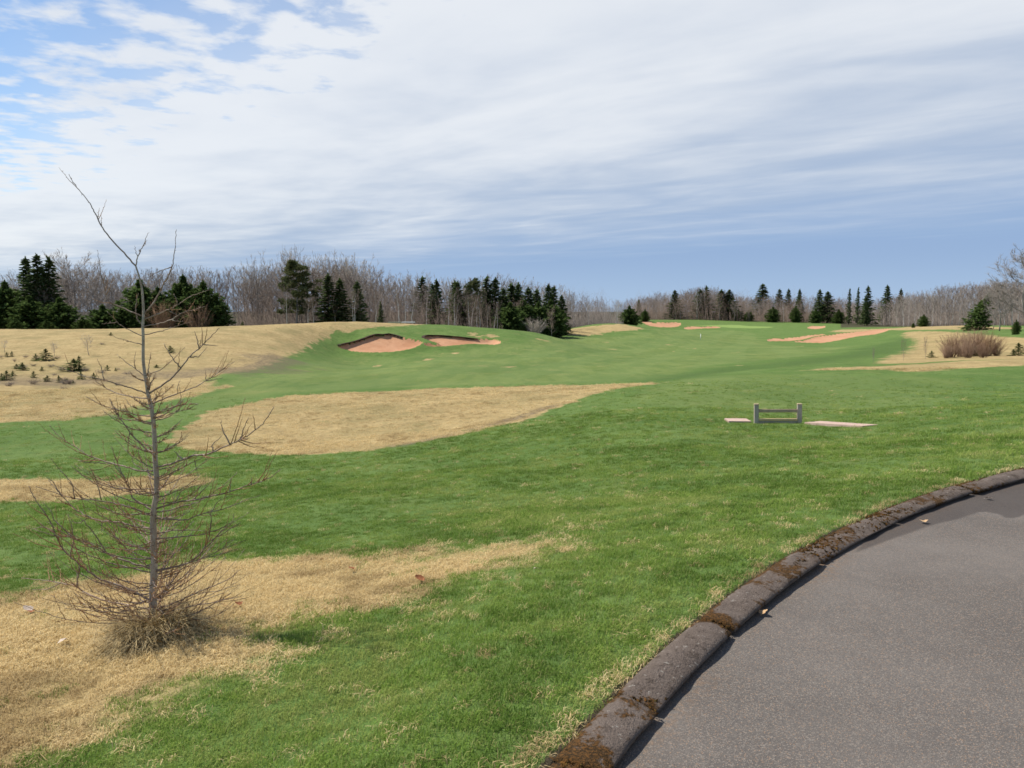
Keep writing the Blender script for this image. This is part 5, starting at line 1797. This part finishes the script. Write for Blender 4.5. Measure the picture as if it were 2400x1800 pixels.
# (points, half width at the start in px, side twigs)
BR = [
    (C1([(855, 775), (760, 670), (640, 540), (580, 445), (540, 360), (510, 300), (420, 195), (380, 140), (355, 90)]), 2.1, []),
    (C1([(855, 775), (870, 705), (900, 650), (930, 580), (947, 530)]), 1.8, [C1([(870, 705), (855, 670), (848, 625)])]),
    (C1([(905, 1150), (950, 1100), (1000, 1040), (1035, 970), (1065, 910), (1100, 850), (1130, 780), (1145, 690), (1155, 590), (1160, 505)]), 2.5, [C1([(1125, 785), (1040, 810), (955, 855)])]),
    (C1([(920, 1175), (1010, 1140), (1080, 1115), (1130, 1090), (1165, 1060), (1165, 1030), (1140, 985)]), 2.0, [C1([(1150, 1080), (1200, 1045), (1260, 1005), (1340, 975), (1410, 955)]), C1([(1110, 1115), (1190, 1150)])]),
    (C1([(915, 1230), (1040, 1205), (1120, 1180), (1200, 1130), (1290, 1105), (1370, 1080)]), 1.8, [C1([(1130, 1180), (1220, 1200)])]),
    (C1([(905, 1150), (840, 1125), (740, 1085), (670, 1050), (640, 1030), (620, 930), (600, 850), (580, 750), (570, 660)]), 2.0, []),
    (C1([(905, 1215), (870, 1180), (855, 1120), (860, 1040), (875, 980)]), 2.2, []),
    (C1([(912, 1290), (1010, 1275), (1100, 1245), (1200, 1215), (1280, 1190)]), 1.5, []),
    (C1([(910, 1365), (840, 1350), (750, 1325), (680, 1300)]), 1.4, []),
    (C1([(908, 1300), (800, 1255), (720, 1200), (640, 1115)]), 1.5, [C1([(720, 1195), (650, 1205), (600, 1210)])]),
    (C8([(1245, 450), (1170, 380), (1090, 330), (1010, 260)]), 1.6, [C8([(1170, 380), (1160, 300), (1175, 230)])]),
    (C8([(1270, 440), (1290, 320), (1305, 240)]), 1.5, []),
    (C8([(1285, 600), (1400, 530), (1480, 470), (1560, 380), (1640, 280), (1720, 210), (1760, 175), (1830, 100), (1900, 30)]), 3.0,
     [C8([(1720, 210), (1710, 140), (1680, 60)]), C8([(1760, 178), (1820, 180), (1880, 186)]), C8([(1640, 285), (1720, 280), (1790, 200)]), C8([(1560, 375), (1480, 280), (1415, 160)])]),
    (C8([(1290, 570), (1305, 500), (1350, 450)]), 2.0, []),
    (C8([(1265, 440), (1400, 390), (1480, 320), (1540, 260), (1600, 200)]), 1.4, []),
    (C8([(1275, 605), (1150, 555), (1020, 520), (900, 480), (740, 450), (620, 410), (450, 350)]), 2.2, [C8([(900, 482), (880, 380), (840, 300)])]),
    (C8([(1285, 645), (1150, 630), (1000, 595), (900, 540), (820, 490)]), 1.9, []),
    (C8([(1300, 695), (1420, 640), (1540, 600), (1680, 545), (1780, 490), (1870, 430), (1950, 370), (2030, 320)]), 2.0, [C8([(1780, 490), (1778, 440), (1775, 395)]), C8([(1780, 490), (1850, 480), (1930, 462)]), C8([(1540, 600), (1530, 540), (1560, 480)])]),
    (C8([(1300, 742), (1190, 735), (1120, 700), (1080, 640)]), 1.5, []),
    (C8([(1310, 793), (1180, 785), (1100, 750), (1000, 735), (900, 705), (820, 665), (740, 625)]), 1.8, [C8([(1000, 735), (970, 690), (950, 640)])]),
    (C8([(1320, 788), (1440, 730), (1560, 695), (1640, 690), (1720, 685)]), 1.6, [C8([(1560, 695), (1565, 620), (1540, 510)])]),
    (C8([(1325, 835), (1440, 810), (1520, 760), (1640, 730), (1700, 690)]), 1.6, [C8([(1520, 760), (1590, 690), (1680, 620)])]),
    (C8([(1325, 870), (1180, 830), (1040, 820), (990, 760), (950, 650)]), 1.8, []),
    (C2([(985, 590), (880, 500), (810, 430), (750, 330), (700, 260), (665, 180)]), 2.4, [C2([(810, 430), (800, 500), (790, 580)]), C2([(750, 330), (690, 310), (620, 280)])]),
    (C2([(1000, 695), (1120, 660), (1210, 625), (1300, 595), (1380, 595), (1460, 560), (1560, 515), (1640, 480), (1740, 415), (1820, 350), (1890, 235)]), 3.2,
     [C2([(1640, 480), (1660, 400), (1700, 315)]), C2([(1200, 622), (1140, 560)]), C2([(1640, 480), (1705, 468)]), C2([(1440, 570), (1420, 520), (1500, 450)]), C2([(1560, 515), (1500, 400), (1495, 330)])]),
    (C2([(1010, 785), (1120, 730), (1200, 690), (1300, 640), (1390, 600)]), 2.0, [C2([(1300, 640), (1310, 700), (1320, 750)])]),
    (C2([(1005, 715), (860, 710), (780, 680), (680, 660), (560, 620), (490, 600), (420, 545), (330, 490), (260, 435), (210, 370)]), 2.4, [C2([(680, 660), (600, 655), (500, 650), (400, 630)]), C2([(560, 620), (490, 660), (440, 640)])]),
    (C2([(1000, 750), (900, 700), (820, 640), (870, 540)]), 1.8, []),
    (C2([(985, 1010), (900, 960), (830, 920), (800, 830), (770, 760), (735, 700), (700, 600), (670, 530)]), 2.6, [C2([(770, 760), (700, 680), (690, 620)])]),
    (C2([(975, 1050), (860, 1000), (760, 970), (650, 950), (560, 930), (400, 925), (260, 880), (110, 830)]), 2.6, [C2([(600, 932), (570, 820), (540, 740), (505, 670)]), C2([(400, 925), (380, 800), (300, 720), (220, 620)]), C2([(300, 900), (240, 800), (190, 760)])]),
    (C2([(975, 1145), (840, 1130), (740, 1095), (600, 1090), (500, 1060), (400, 1000), (330, 930), (260, 850), (200, 780)]), 2.6, [C2([(600, 1090), (600, 1170)]), C2([(500, 1060), (420, 1120), (340, 1040)])]),
    (C2([(1000, 1000), (1150, 950), (1280, 930), (1400, 910), (1560, 870), (1680, 825), (1800, 790), (1870, 760), (1940, 700)]), 2.8, [C2([(1720, 812), (1720, 760)]), C2([(1280, 930), (1350, 870), (1440, 770)]), C2([(1150, 950), (1200, 850), (1350, 815)]), C2([(1560, 870), (1565, 770)])]),
    (C2([(985, 1072), (1120, 1075), (1220, 1085), (1320, 1045), (1420, 1020), (1540, 990), (1640, 950), (1790, 890)]), 2.2, [C2([(1420, 1020), (1470, 940), (1560, 900)])]),
    (C2([(990, 1185), (1120, 1160), (1280, 1155), (1400, 1165)]), 2.2, [C2([(1120, 1160), (1200, 1090), (1130, 1110)])]),
    (C2([(990, 1225), (1200, 1205), (1350, 1190), (1480, 1150), (1590, 1100), (1710, 1020)]), 2.0, [C2([(1480, 1150), (1580, 1100), (1590, 1030)])]),
    (C2([(985, 1445), (850, 1410), (730, 1370), (640, 1330), (560, 1280), (470, 1240), (380, 1210), (250, 1200), (100, 1150)]), 3.0, [C2([(640, 1330), (560, 1200), (470, 1090), (400, 1040)]), C2([(380, 1210), (300, 1130), (240, 1080), (230, 1020), (160, 950)])]),
    (C2([(985, 1690), (830, 1610), (700, 1560), (600, 1530), (520, 1480), (440, 1420), (370, 1360), (300, 1290), (250, 1180), (210, 1070), (140, 980), (90, 910), (55, 825)]), 3.2,
     [C2([(370, 1360), (390, 1240), (380, 1140), (350, 1040)]), C2([(440, 1420), (420, 1540), (410, 1600)]), C2([(250, 1180), (180, 1130), (70, 1150)])]),
    (C2([(995, 1470), (1150, 1430), (1260, 1400), (1340, 1330), (1400, 1240), (1420, 1100), (1420, 1000)]), 3.0, [C2([(1340, 1330), (1500, 1160), (1590, 1090)]), C2([(1400, 1240), (1480, 1200), (1640, 1100)])]),
    (C2([(1000, 1455), (1200, 1420), (1350, 1370), (1500, 1300), (1680, 1230)]), 2.2, [C2([(1350, 1370), (1480, 1340), (1640, 1290)]), C2([(1500, 1300), (1560, 1240), (1600, 1220)])]),
    (C2([(985, 1760), (800, 1715), (640, 1690), (500, 1640), (420, 1580), (300, 1550), (150, 1530), (0, 1515)]), 3.0, [C2([(420, 1580), (420, 1500), (400, 1400)]), C2([(300, 1550), (200, 1600), (80, 1600)])]),
    (C2([(990, 1700), (1080, 1600), (1160, 1500), (1240, 1420)]), 2.0, []),
    (C2([(985, 1760), (1150, 1700), (1300, 1630), (1450, 1570), (1560, 1520), (1640, 1450)]), 2.4, [C2([(1300, 1630), (1450, 1620), (1640, 1560)])]),
    (C2([(985, 1800), (1120, 1760), (1300, 1720), (1480, 1690), (1650, 1650)]), 2.2, [C2([(1300, 1720), (1420, 1660), (1560, 1600)])]),
    (C2([(985, 1820), (850, 1790), (700, 1770), (520, 1760), (330, 1740)]), 2.2, [C2([(700, 1770), (560, 1720), (420, 1700)])]),
]
SD = float(hit(360, 1478)[1])
BASE = hit(360, 1478)


def build_sapling():
    rg = np.random.default_rng(31)
    root = bpy.data.objects.new('sapling', None)
    COL.objects.link(root)
    root.location = BASE
    tag(root, 'leafless young tree with many thin red-brown branches on the near lawn', 'young tree')
    m_tr = mat_bark('sapling_bark', (0.34, 0.28, 0.225), (0.50, 0.44, 0.37), (0.17, 0.11, 0.07), 38)
    m_br = mat_simple('sapling_branch_bark', [(0.17, 0.115, 0.085), (0.27, 0.20, 0.155), (0.40, 0.34, 0.29)], 9, 0.75, 0.4, 0.003, 0.3)
    m_tw = mat_simple('sapling_twig_bark', [(0.27, 0.14, 0.07), (0.36, 0.22, 0.11)], 9, 0.75, 0.3, 0.002, 0.3)
    ppm = F / SD

    def loc(px, py, D):
        return at(px, py, D) - BASE
    mb = MB()
    Pt = np.array([loc(a, b, SD) for a, b, c in TRUNK])
    Rt = np.array([0.86 * c / ppm for a, b, c in TRUNK])
    # resample smoothly
    q = np.linspace(0, len(Pt) - 1, 110)
    P = np.stack([np.interp(q, np.arange(len(Pt)), Pt[:, k]) for k in range(3)], 1)
    for _ in range(3):
        P[1:-1] = 0.25 * P[:-2] + 0.5 * P[1:-1] + 0.25 * P[2:]
    R = np.interp(q, np.arange(len(Pt)), Rt) * (1 + 0.10 * fbm(q * 0.7, q * 0, 3, 2))
    P[0, 2] -= 0.06
    mb.tube(P, R, 12)
    link('trunk', mb.mesh('trunk', m_tr, True), root)
    Pz, Px = np.array([p[2] for p in P]), P

    def branch(paths, r0, mat):
        b = MB()
        for i, (L, ra) in enumerate(paths):
            L = np.asarray(L)
            q = np.linspace(0, len(L) - 1, max(6, len(L) * 4))
            S = np.stack([np.interp(q, np.arange(len(L)), L[:, k]) for k in range(3)], 1)
            for _ in range(2):
                S[1:-1] = 0.25 * S[:-2] + 0.5 * S[1:-1] + 0.25 * S[2:]
            S[1:-1] += rg.normal(0, 0.0016, S[1:-1].shape)
            t = np.linspace(0, 1, len(S))
            b.tube(S, ra * (1 - 0.72 * t), 6 if ra > 0.004 else 5)
            # buds and short spurs along the shoot
            ln = np.linalg.norm(np.diff(S, axis=0), axis=1).sum()
            nb = int(ln / 0.035)
            g = rg.uniform(0.15, 1, nb)
            c = np.stack([np.interp(g, t, S[:, k]) for k in range(3)], 1)
            d = unit(rg.normal(0, 1, (nb, 3)) + np.array([0, 0, .4]))
            if nb:
                b.cones(c, c + d * rg.uniform(0.006, 0.014, (nb, 1)), 0.0022)
        return b

    def extra_twigs(L, ra, n, lo=0.25):
        out = []
        L = np.asarray(L)
        seg = np.linalg.norm(np.diff(L, axis=0), axis=1).sum()
        t = np.linspace(0, 1, len(L))
        for i in range(n):
            g = rg.uniform(lo, 0.82)
            s0 = np.array([np.interp(g, t, L[:, k]) for k in range(3)])
            j = min(len(L) - 2, int(g * (len(L) - 1)))
            d = unit(L[j + 1] - L[j])
            sd = unit(np.cross(d, unit(rg.normal(0, 1, 3))))
            v = unit(d + sd * rg.uniform(0.5, 1.1) + np.array([0, 0, 0.25]))
            ln = min(rg.uniform(0.08, 0.26) * min(1.1, seg), 0.9 * (1 - g) * seg + 0.02)
            out.append((np.array([s0, s0 + v * ln * 0.5, s0 + v * ln + np.array([0, 0, 0.15 * ln])]), max(0.0023, ra * 0.42)))
        return out

    for pts, r0, subs in BR:
        tilt = rg.uniform(-0.75, 0.75)
        if len(pts) > 8 and pts[-1][1] < 700:
            tilt *= 0.35

        def d_at(px, py, tilt=tilt, p0=pts[0]):
            lat = math.hypot(px - p0[0], (py - p0[1]) * 0.4) / ppm
            return SD + tilt * lat
        L = [loc(a, b, d_at(a, b)) for a, b in pts]
        paths = [(L, 0.85 * r0 / ppm)]
        for s in subs:
            paths.append(([loc(a, b, d_at(a, b)) for a, b in s], max(0.0022, 0.55 * r0 / ppm)))
        low = pts[0][1] > 930
        nt = int(len(pts) * (1.2 if low else 0.45))
        paths += extra_twigs(L, r0 / ppm, nt, 0.3)
        o = link('branch', branch(paths[:1 + len(subs)], r0, m_br).mesh('branch', m_br, True), root)
        if len(paths) > 1 + len(subs):
            link('twigs', branch(paths[1 + len(subs):], r0, m_tw).mesh('twigs', m_tw, True), o)['kind'] = 'stuff'
    # further branches all round the stem, longer and thicker set towards the ground
    for i in range(150):
        f = rg.uniform(0, 1) ** 1.7
        zt = 0.07 + 1.45 * f
        j = int(np.argmin(np.abs(Pz - zt)))
        p0 = Px[j]
        az = rg.uniform(0, 6.283)
        ln = (0.62 - 0.42 * f) * rg.uniform(0.5, 1.15)
        if f > 0.55:
            ln *= 0.8
        q = np.linspace(0, 1, 7)
        out = np.array([math.cos(az), math.sin(az), 0])
        sag = rg.uniform(0.0, 0.25) if f > 0.12 else rg.uniform(-0.1, 0.12)
        L = p0 + out * (ln * q)[:, None] + np.array([0, 0, 1.0]) * (ln * (sag * q + 0.38 * q ** 2.2))[:, None] + np.cumsum(rg.normal(0, 0.010, (7, 3)), 0) * ln
        L[0] = p0
        ra = rg.uniform(0.0028, 0.0048)
        o = link('branch', branch([(L, ra)], 1, m_br).mesh('branch', m_br, True), root)
        tw = extra_twigs(L, ra, rg.integers(5, 11), 0.15)
        link('twigs', branch(tw, 1, m_tw).mesh('twigs', m_tw, True), o)['kind'] = 'stuff'


build_sapling()


# dry grass heaped round the foot of the sapling
def build_clump():
    rg = np.random.default_rng(41)
    V, Fa = [], []
    for i in range(3600):
        a = rg.uniform(0, 6.283)
        rr = abs(rg.normal(0, 0.075)) + 0.02
        b = np.array([rr * math.cos(a) * 1.35 + 0.03 + (0.09 if i % 3 == 0 else (-0.07 if i % 7 == 0 else 0)), rr * math.sin(a) * 1.2 - 0.10 - 0.10 * (i % 5 == 0), 0])
        ln = rg.uniform(0.10, 0.33) * (1.2 - min(1, rr / 0.30))
        d = a + rg.normal(0, 1.6)
        out = np.array([math.cos(d), math.sin(d), 0])
        droop = rg.uniform(0.4, 1.4)
        q = np.linspace(0, 1, 5)
        P = b + out * (ln * 0.9 * q ** 1.2)[:, None] + np.array([0, 0, 1.0]) * (ln * (1.15 * q - 0.95 * droop * q ** 2))[:, None]
        w = rg.uniform(0.0012, 0.0026)
        sd = np.array([-math.sin(d), math.cos(d), rg.normal(0, .3)]) * w
        zb = BASE
        gz = height(P[:, 0] + zb[0], P[:, 1] + zb[1]) - zb[2] if i % 40 == 0 else None
        P[:, 2] = np.maximum(P[:, 2], 0.006 + 0.014 * rg.uniform(0, 1)) + slope_at(P)
        k = len(V)
        for t in range(5):
            ww = sd * (1 - 0.8 * q[t])
            V += [P[t] - ww, P[t] + ww]
        for t in range(4):
            Fa.append((k + 2 * t, k + 2 * t + 1, k + 2 * t + 3, k + 2 * t + 2))
    m = mat_simple('matted_dry_grass', [(0.42, 0.315, 0.155), (0.56, 0.44, 0.24), (0.24, 0.165, 0.08)], 14, 0.9, 0.2, 0.003, 0.1)
    o = link('dry_grass_clump', mesh_from('dry_grass_clump', V, Fa, m), None, BASE)
    tag(o, 'heap of matted dry grass round the foot of the near sapling', 'grass clump', None, 'stuff')


_e = 0.25
_hx = (height([BASE[0] + _e], [BASE[1]]) - height([BASE[0] - _e], [BASE[1]]))[0] / (2 * _e)
_hy = (height([BASE[0]], [BASE[1] + _e]) - height([BASE[0]], [BASE[1] - _e]))[0] / (2 * _e)


def slope_at(P):
    return P[:, 0] * _hx + P[:, 1] * _hy


build_clump()


# ------------------------------------------------------------------ the rail and low walls on the tee bank
def bevel_box(lo, hi, b):
    import bmesh
    bm = bmesh.new()
    bmesh.ops.create_cube(bm, size=1.0)
    for v in bm.verts:
        v.co = Vector([lo[k] + (v.co[k] + 0.5) * (hi[k] - lo[k]) for k in range(3)])
    bmesh.ops.bevel(bm, geom=list(bm.edges), offset=b, segments=2, affect='EDGES')
    return bm


def bm_obj(name, bm, mat, parent=None, loc=None, rot=None):
    me = bpy.data.meshes.new(name)
    bm.to_mesh(me)
    bm.free()
    me.materials.append(mat)
    o = link(name, me, parent, loc)
    if rot:
        o.rotation_euler = rot
    return o


def build_tee_rail():
    m_post = mat_simple('grey_weathered_timber', [(0.36, 0.31, 0.27), (0.45, 0.39, 0.34), (0.24, 0.19, 0.155)], 12, 0.9, 0.5, 0.004, 0.15)
    m_cap = mat_simple('pale_end_grain', [(0.42, 0.32, 0.21), (0.50, 0.40, 0.28)], 20, 0.9, 0.3, 0.002, 0.1)
    m_rail = mat_simple('tan_timber', [(0.46, 0.36, 0.24), (0.38, 0.29, 0.20), (0.25, 0.18, 0.12)], 9, 0.9, 0.4, 0.003, 0.15)
    m_yel = mat_simple('pale_yellow_timber', [(0.66, 0.50, 0.26), (0.58, 0.42, 0.22)], 9, 0.85, 0.3, 0.003, 0.15)
    m_wall = mat_simple('pink_sandstone', [(0.44, 0.315, 0.26), (0.49, 0.36, 0.30), (0.38, 0.26, 0.21)], 7, 0.95, 0.4, 0.01, 0.1)
    a, b = hit(1767, 991), hit(1880, 994)
    D = 0.5 * (a[1] + b[1])
    u = D / F                                            # metres per pixel there
    ang = math.atan2(b[1] - a[1], b[0] - a[0])
    root = bpy.data.objects.new('timber_rail', None)
    COL.objects.link(root)
    root.location = (0.5 * (a[0] + b[0]), D, 0.5 * (a[2] + b[2]))
    root.rotation_euler = (0, -0.02, ang * 0.3)
    W = abs(b[0] - a[0])
    tag(root, 'low timber rail of two grey posts and two cross bars on the tee bank', 'rail')
    for s in (-1, 1):
        x = s * W / 2
        p = bm_obj('post', bevel_box((x - 5 * u, -5 * u, -0.15), (x + 5 * u, 5 * u, 44 * u), 0.008), m_post, root)
        bm_obj('post_cap', bevel_box((x - 5.6 * u, -5.6 * u, 44.1 * u), (x + 5.6 * u, 5.6 * u, 47 * u), 0.006), m_cap, p)
    x0, x1 = -W / 2 + 4.5 * u, W / 2 - 4.5 * u
    bm_obj('cross_bar', bevel_box((x0, -0.025, 26.5 * u), (x1, 0.025, 34 * u), 0.006), m_rail, root)
    bm_obj('cross_bar', bevel_box((x0, -0.05, 7 * u), (x1, 0.05, 11.5 * u), 0.008), m_yel, root)
    bm_obj('foot_board', bevel_box((x0, -0.025, -0.06), (x1, 0.025, 6.6 * u), 0.006), m_post, root)
    for (xa, ya, xb, yb, hp), lab in (((1708, 991, 1761, 991.5, 4.5), 'short flat pale pink paving strip left of the timber rail'), ((1886, 994, 2022, 1003, 4.5), 'long flat pale pink paving strip right of the timber rail')):
        pa, pb = hit(xa, ya), hit(xb, yb)
        L = math.hypot(*(pb - pa)[:2])
        w = bpy.data.objects.new('paving_strip', None)
        COL.objects.link(w)
        w.location = pa
        w.rotation_euler = (0, -math.atan2(pb[2] - pa[2], L), math.atan2(pb[1] - pa[1], pb[0] - pa[0]))
        tag(w, lab, 'paving')
        n = max(1, int(round(L / 0.6)))
        for k in range(n):
            hh = hp * u * random.uniform(0.97, 1.03)
            bm_obj('slab', bevel_box((k * L / n + 0.0008, random.uniform(-0.012, 0.0), -0.1), ((k + 1) * L / n - 0.0008, 0.46 + random.uniform(-.02, .02), hh), 0.004), m_wall, w)


build_tee_rail()


# ------------------------------------------------------------------ two carts beyond the crest, marker stake, tree sign
def build_cart(px, D, roof_py, label, m_roof, rz):
    m_body = mat_simple('cart_body_paint', [(0.50, 0.49, 0.45), (0.55, 0.54, 0.50)], 2, 0.5, 0.05, 0.002, 0.4)
    m_dark = mat_simple('cart_dark_trim', [(0.03, 0.03, 0.03), (0.05, 0.05, 0.05)], 6, 0.7, 0.1, 0.002, 0.3)
    m_seat = mat_simple('cart_seat_vinyl', [(0.32, 0.27, 0.2), (0.36, 0.3, 0.23)], 5, 0.6, 0.1, 0.002, 0.3)
    p = foot(px, D)
    ztop = at(px, roof_py, D)[2]
    root = bpy.data.objects.new('golf_cart', None)
    COL.objects.link(root)
    root.location = (p[0], p[1], ztop - 1.80)
    root.rotation_euler = (0, 0, rz)
    tag(root, label, 'golf cart')
    import bmesh
    roof = bevel_box((-0.85, -0.62, 1.70), (0.85, 0.62, 1.80), 0.045)
    bm_obj('canopy', roof, m_roof, root)
    body = bevel_box((-1.15, -0.58, 0.28), (1.15, 0.58, 0.52), 0.08)
    bm_obj('body', body, m_body, root)
    bm_obj('front_cowl', bevel_box((0.62, -0.52, 0.523), (1.12, 0.52, 0.86), 0.1), m_body, root)
    bm_obj('seat', bevel_box((-0.5, -0.52, 0.523), (0.05, 0.52, 0.78), 0.06), m_seat, root)
    bm_obj('backrest', bevel_box((-0.62, -0.52, 0.80), (-0.48, 0.52, 1.15), 0.05), m_seat, root)
    bm_obj('bag_well', bevel_box((-1.10, -0.5, 0.523), (-0.66, 0.5, 0.75), 0.04), m_dark, root)
    for sx, sy in ((0.75, 0.5), (0.75, -0.5), (-0.72, 0.5), (-0.72, -0.5)):
        t = MB()
        t.tube(np.array([[sx + 0.1 * (1 if sx > 0 else 0), sy, 0.5], [sx, sy, 1.71]]), np.array([0.02, 0.02]), 8)
        link('roof_strut', t.mesh('roof_strut', m_dark), root)
        w = MB()
        w.tube(np.array([[sx, sy - 0.09, 0.22], [sx, sy - 0.06, 0.22], [sx, sy + 0.06, 0.22], [sx, sy + 0.09, 0.22]]), np.array([0.19, 0.22, 0.22, 0.19]), 18)
        link('wheel', w.mesh('wheel', m_dark, False), root)
    st = MB()
    st.tube(np.array([[0.62, 0.25, 0.8], [0.42, 0.25, 1.0]]), np.array([0.018, 0.018]), 6)
    a = np.linspace(0, 2 * math.pi, 17)
    st.tube(np.stack([0.41 + 0.1 * np.sin(a), 0.25 + 0.17 * np.cos(a), 1.01 + 0.1 * np.sin(a)], 1), np.full(17, 0.014), 5)
    link('steering_wheel', st.mesh('steering_wheel', m_dark), root)


m_white = mat_simple('white_canopy', [(0.72, 0.72, 0.70), (0.78, 0.78, 0.76)], 3, 0.5, 0.05, 0.002, 0.4)
m_green = mat_simple('pale_green_canopy', [(0.34, 0.38, 0.26), (0.40, 0.43, 0.30)], 3, 0.6, 0.05, 0.002, 0.4)
build_cart(957, 101, 754.3, 'parked cart with a white canopy showing just above the crest of the left mound', m_white, 0.15)
build_cart(925, 102, 754.6, 'parked cart with a pale greenish canopy left of the white one above the crest', m_green, 0.1)


def build_stake():
    h = hit(1642, 796)
    m = mat_simple('white_stake_paint', [(0.70, 0.70, 0.66), (0.76, 0.76, 0.72)], 6, 0.7, 0.1, 0.002, 0.2)
    mt = mat_simple('stake_tip_paint', [(0.32, 0.05, 0.04), (0.36, 0.07, 0.05)], 6, 0.7, 0.1, 0.002, 0.2)
    root = bpy.data.objects.new('marker_stake', None)
    COL.objects.link(root)
    root.location = h
    tag(root, 'thin white marker stake standing alone in the middle of the fairway', 'stake')
    mb = MB()
    mb.tube(np.array([[0, 0, -0.1], [0, 0, 0.85]]), np.array([0.05, 0.05]), 8)
    link('stake', mb.mesh('stake', m), root)
    mb = MB()
    mb.tube(np.array([[0, 0, 0.852], [0, 0, 0.93]]), np.array([0.05, 0.045]), 8)
    link('tip', mb.mesh('tip', m), root)
    p = at(834, 737, 108.5)
    root = bpy.data.objects.new('tree_sign', None)
    COL.objects.link(root)
    g = foot(834, 108.5)
    root.location = g
    tag(root, 'small pale board on a post at the edge of the left wood', 'sign')
    mb = MB()
    zz = p[2] - g[2]
    mb.tube(np.array([[0, 0.03, -0.1], [0, 0.03, zz]]), np.array([0.035, 0.035]), 6)
    link('post', mb.mesh('post', M['bark_grey']), root)
    bm_obj('board', bevel_box((-0.13, -0.02, zz - 0.25), (0.13, 0.0, zz + 0.25), 0.01), mat_simple('board_paint', [(0.72, 0.62, 0.5), (0.78, 0.68, 0.56)], 5, 0.7, 0.1, 0.002, 0.2), root)


build_stake()


# ------------------------------------------------------------------ fallen leaves and litter
def leaf_mesh(seed, mat):
    rg = np.random.default_rng(seed)
    n = 9
    V, Fa = [], []
    for i in range(n):
        t = i / (n - 1)
        w = 0.42 * math.sin(math.pi * t ** 0.8) * (1 + 0.25 * (i % 2)) + 0.01
        z = 0.12 * math.sin(t * 3 + seed) + 0.03
        V += [(t - 0.5, -w, z + 0.28 * w * rg.uniform(0.5, 1.6)), (t - 0.5, 0, z), (t - 0.5, w, z + 0.28 * w * rg.uniform(0.3, 1.5))]
    for i in range(n - 1):
        for j in range(2):
            a = i * 3 + j
            Fa.append((a, a + 1, a + 4, a + 3))
    return mesh_from('blade', V, Fa, mat, True)


def build_leaves():
    m1 = mat_simple('tan_dead_leaf', [(0.40, 0.25, 0.13), (0.50, 0.34, 0.19)], 4, 0.8, 0.2, 0.01, 0.2)
    m2 = mat_simple('russet_dead_leaf', [(0.20, 0.075, 0.03), (0.30, 0.12, 0.05)], 4, 0.8, 0.2, 0.01, 0.2)
    m3 = mat_simple('pale_dead_leaf', [(0.42, 0.34, 0.27), (0.50, 0.41, 0.33)], 4, 0.8, 0.2, 0.01, 0.2)
    S = [(1790, 1437, 20, m1, True, 'tan dead leaf on the asphalt by the middle of the kerb'), (2166, 1224, 16, m1, True, 'tan dead leaf on the dark asphalt patch beside the kerb'),
         (2318, 1168, 13, m3, True, 'pale dead leaf on dark asphalt near the right edge by the kerb'),
         (985, 1366, 24, m2, False, 'russet dead leaf on straw grass in the middle of the near bank'), (65, 1440, 22, m3, False, 'pale curled leaf on straw grass at the left edge'), (72, 1448, 14, m2, False, 'russet leaf under the pale curled leaf at the left edge'),
         (560, 1430, 16, m2, False, 'russet dead leaf on straw grass right of the sapling foot'), (148, 1520, 20, m3, False, 'pale grey leaf on straw grass left of the sapling foot'), (1258, 1343, 12, m3, False, 'pale leaf on green grass right of the straw band'),
         (825, 1342, 14, m2, False, 'small russet leaf on the straw band left of the russet leaf')]
    for i, (px, py, wp, m, flat, lab) in enumerate(S):
        p = on_plane(px, py, 0.012) if flat else hit(px, py)
        s = wp / F * p[1]
        root = bpy.data.objects.new('fallen_leaf', None)
        COL.objects.link(root)
        root.location = (p[0], p[1], (0.016 if flat else float(height([p[0]], [p[1]])[0]) + 0.035))
        root.rotation_euler = (random.uniform(-.3, .3), random.uniform(-.3, .3), random.uniform(0, 6.28))
        root.scale = (s * 1.2, s * 1.2, s * 1.2)
        tag(root, lab, 'leaf', 'fallen leaves')
        link('blade', leaf_mesh(i, m), root)
        st = MB()
        st.tube(np.array([[-0.5, 0, 0.03], [-0.75, 0.03, 0.06]]), np.array([0.02, 0.012]), 5)
        link('stalk', st.mesh('stalk', m), root)


build_leaves()
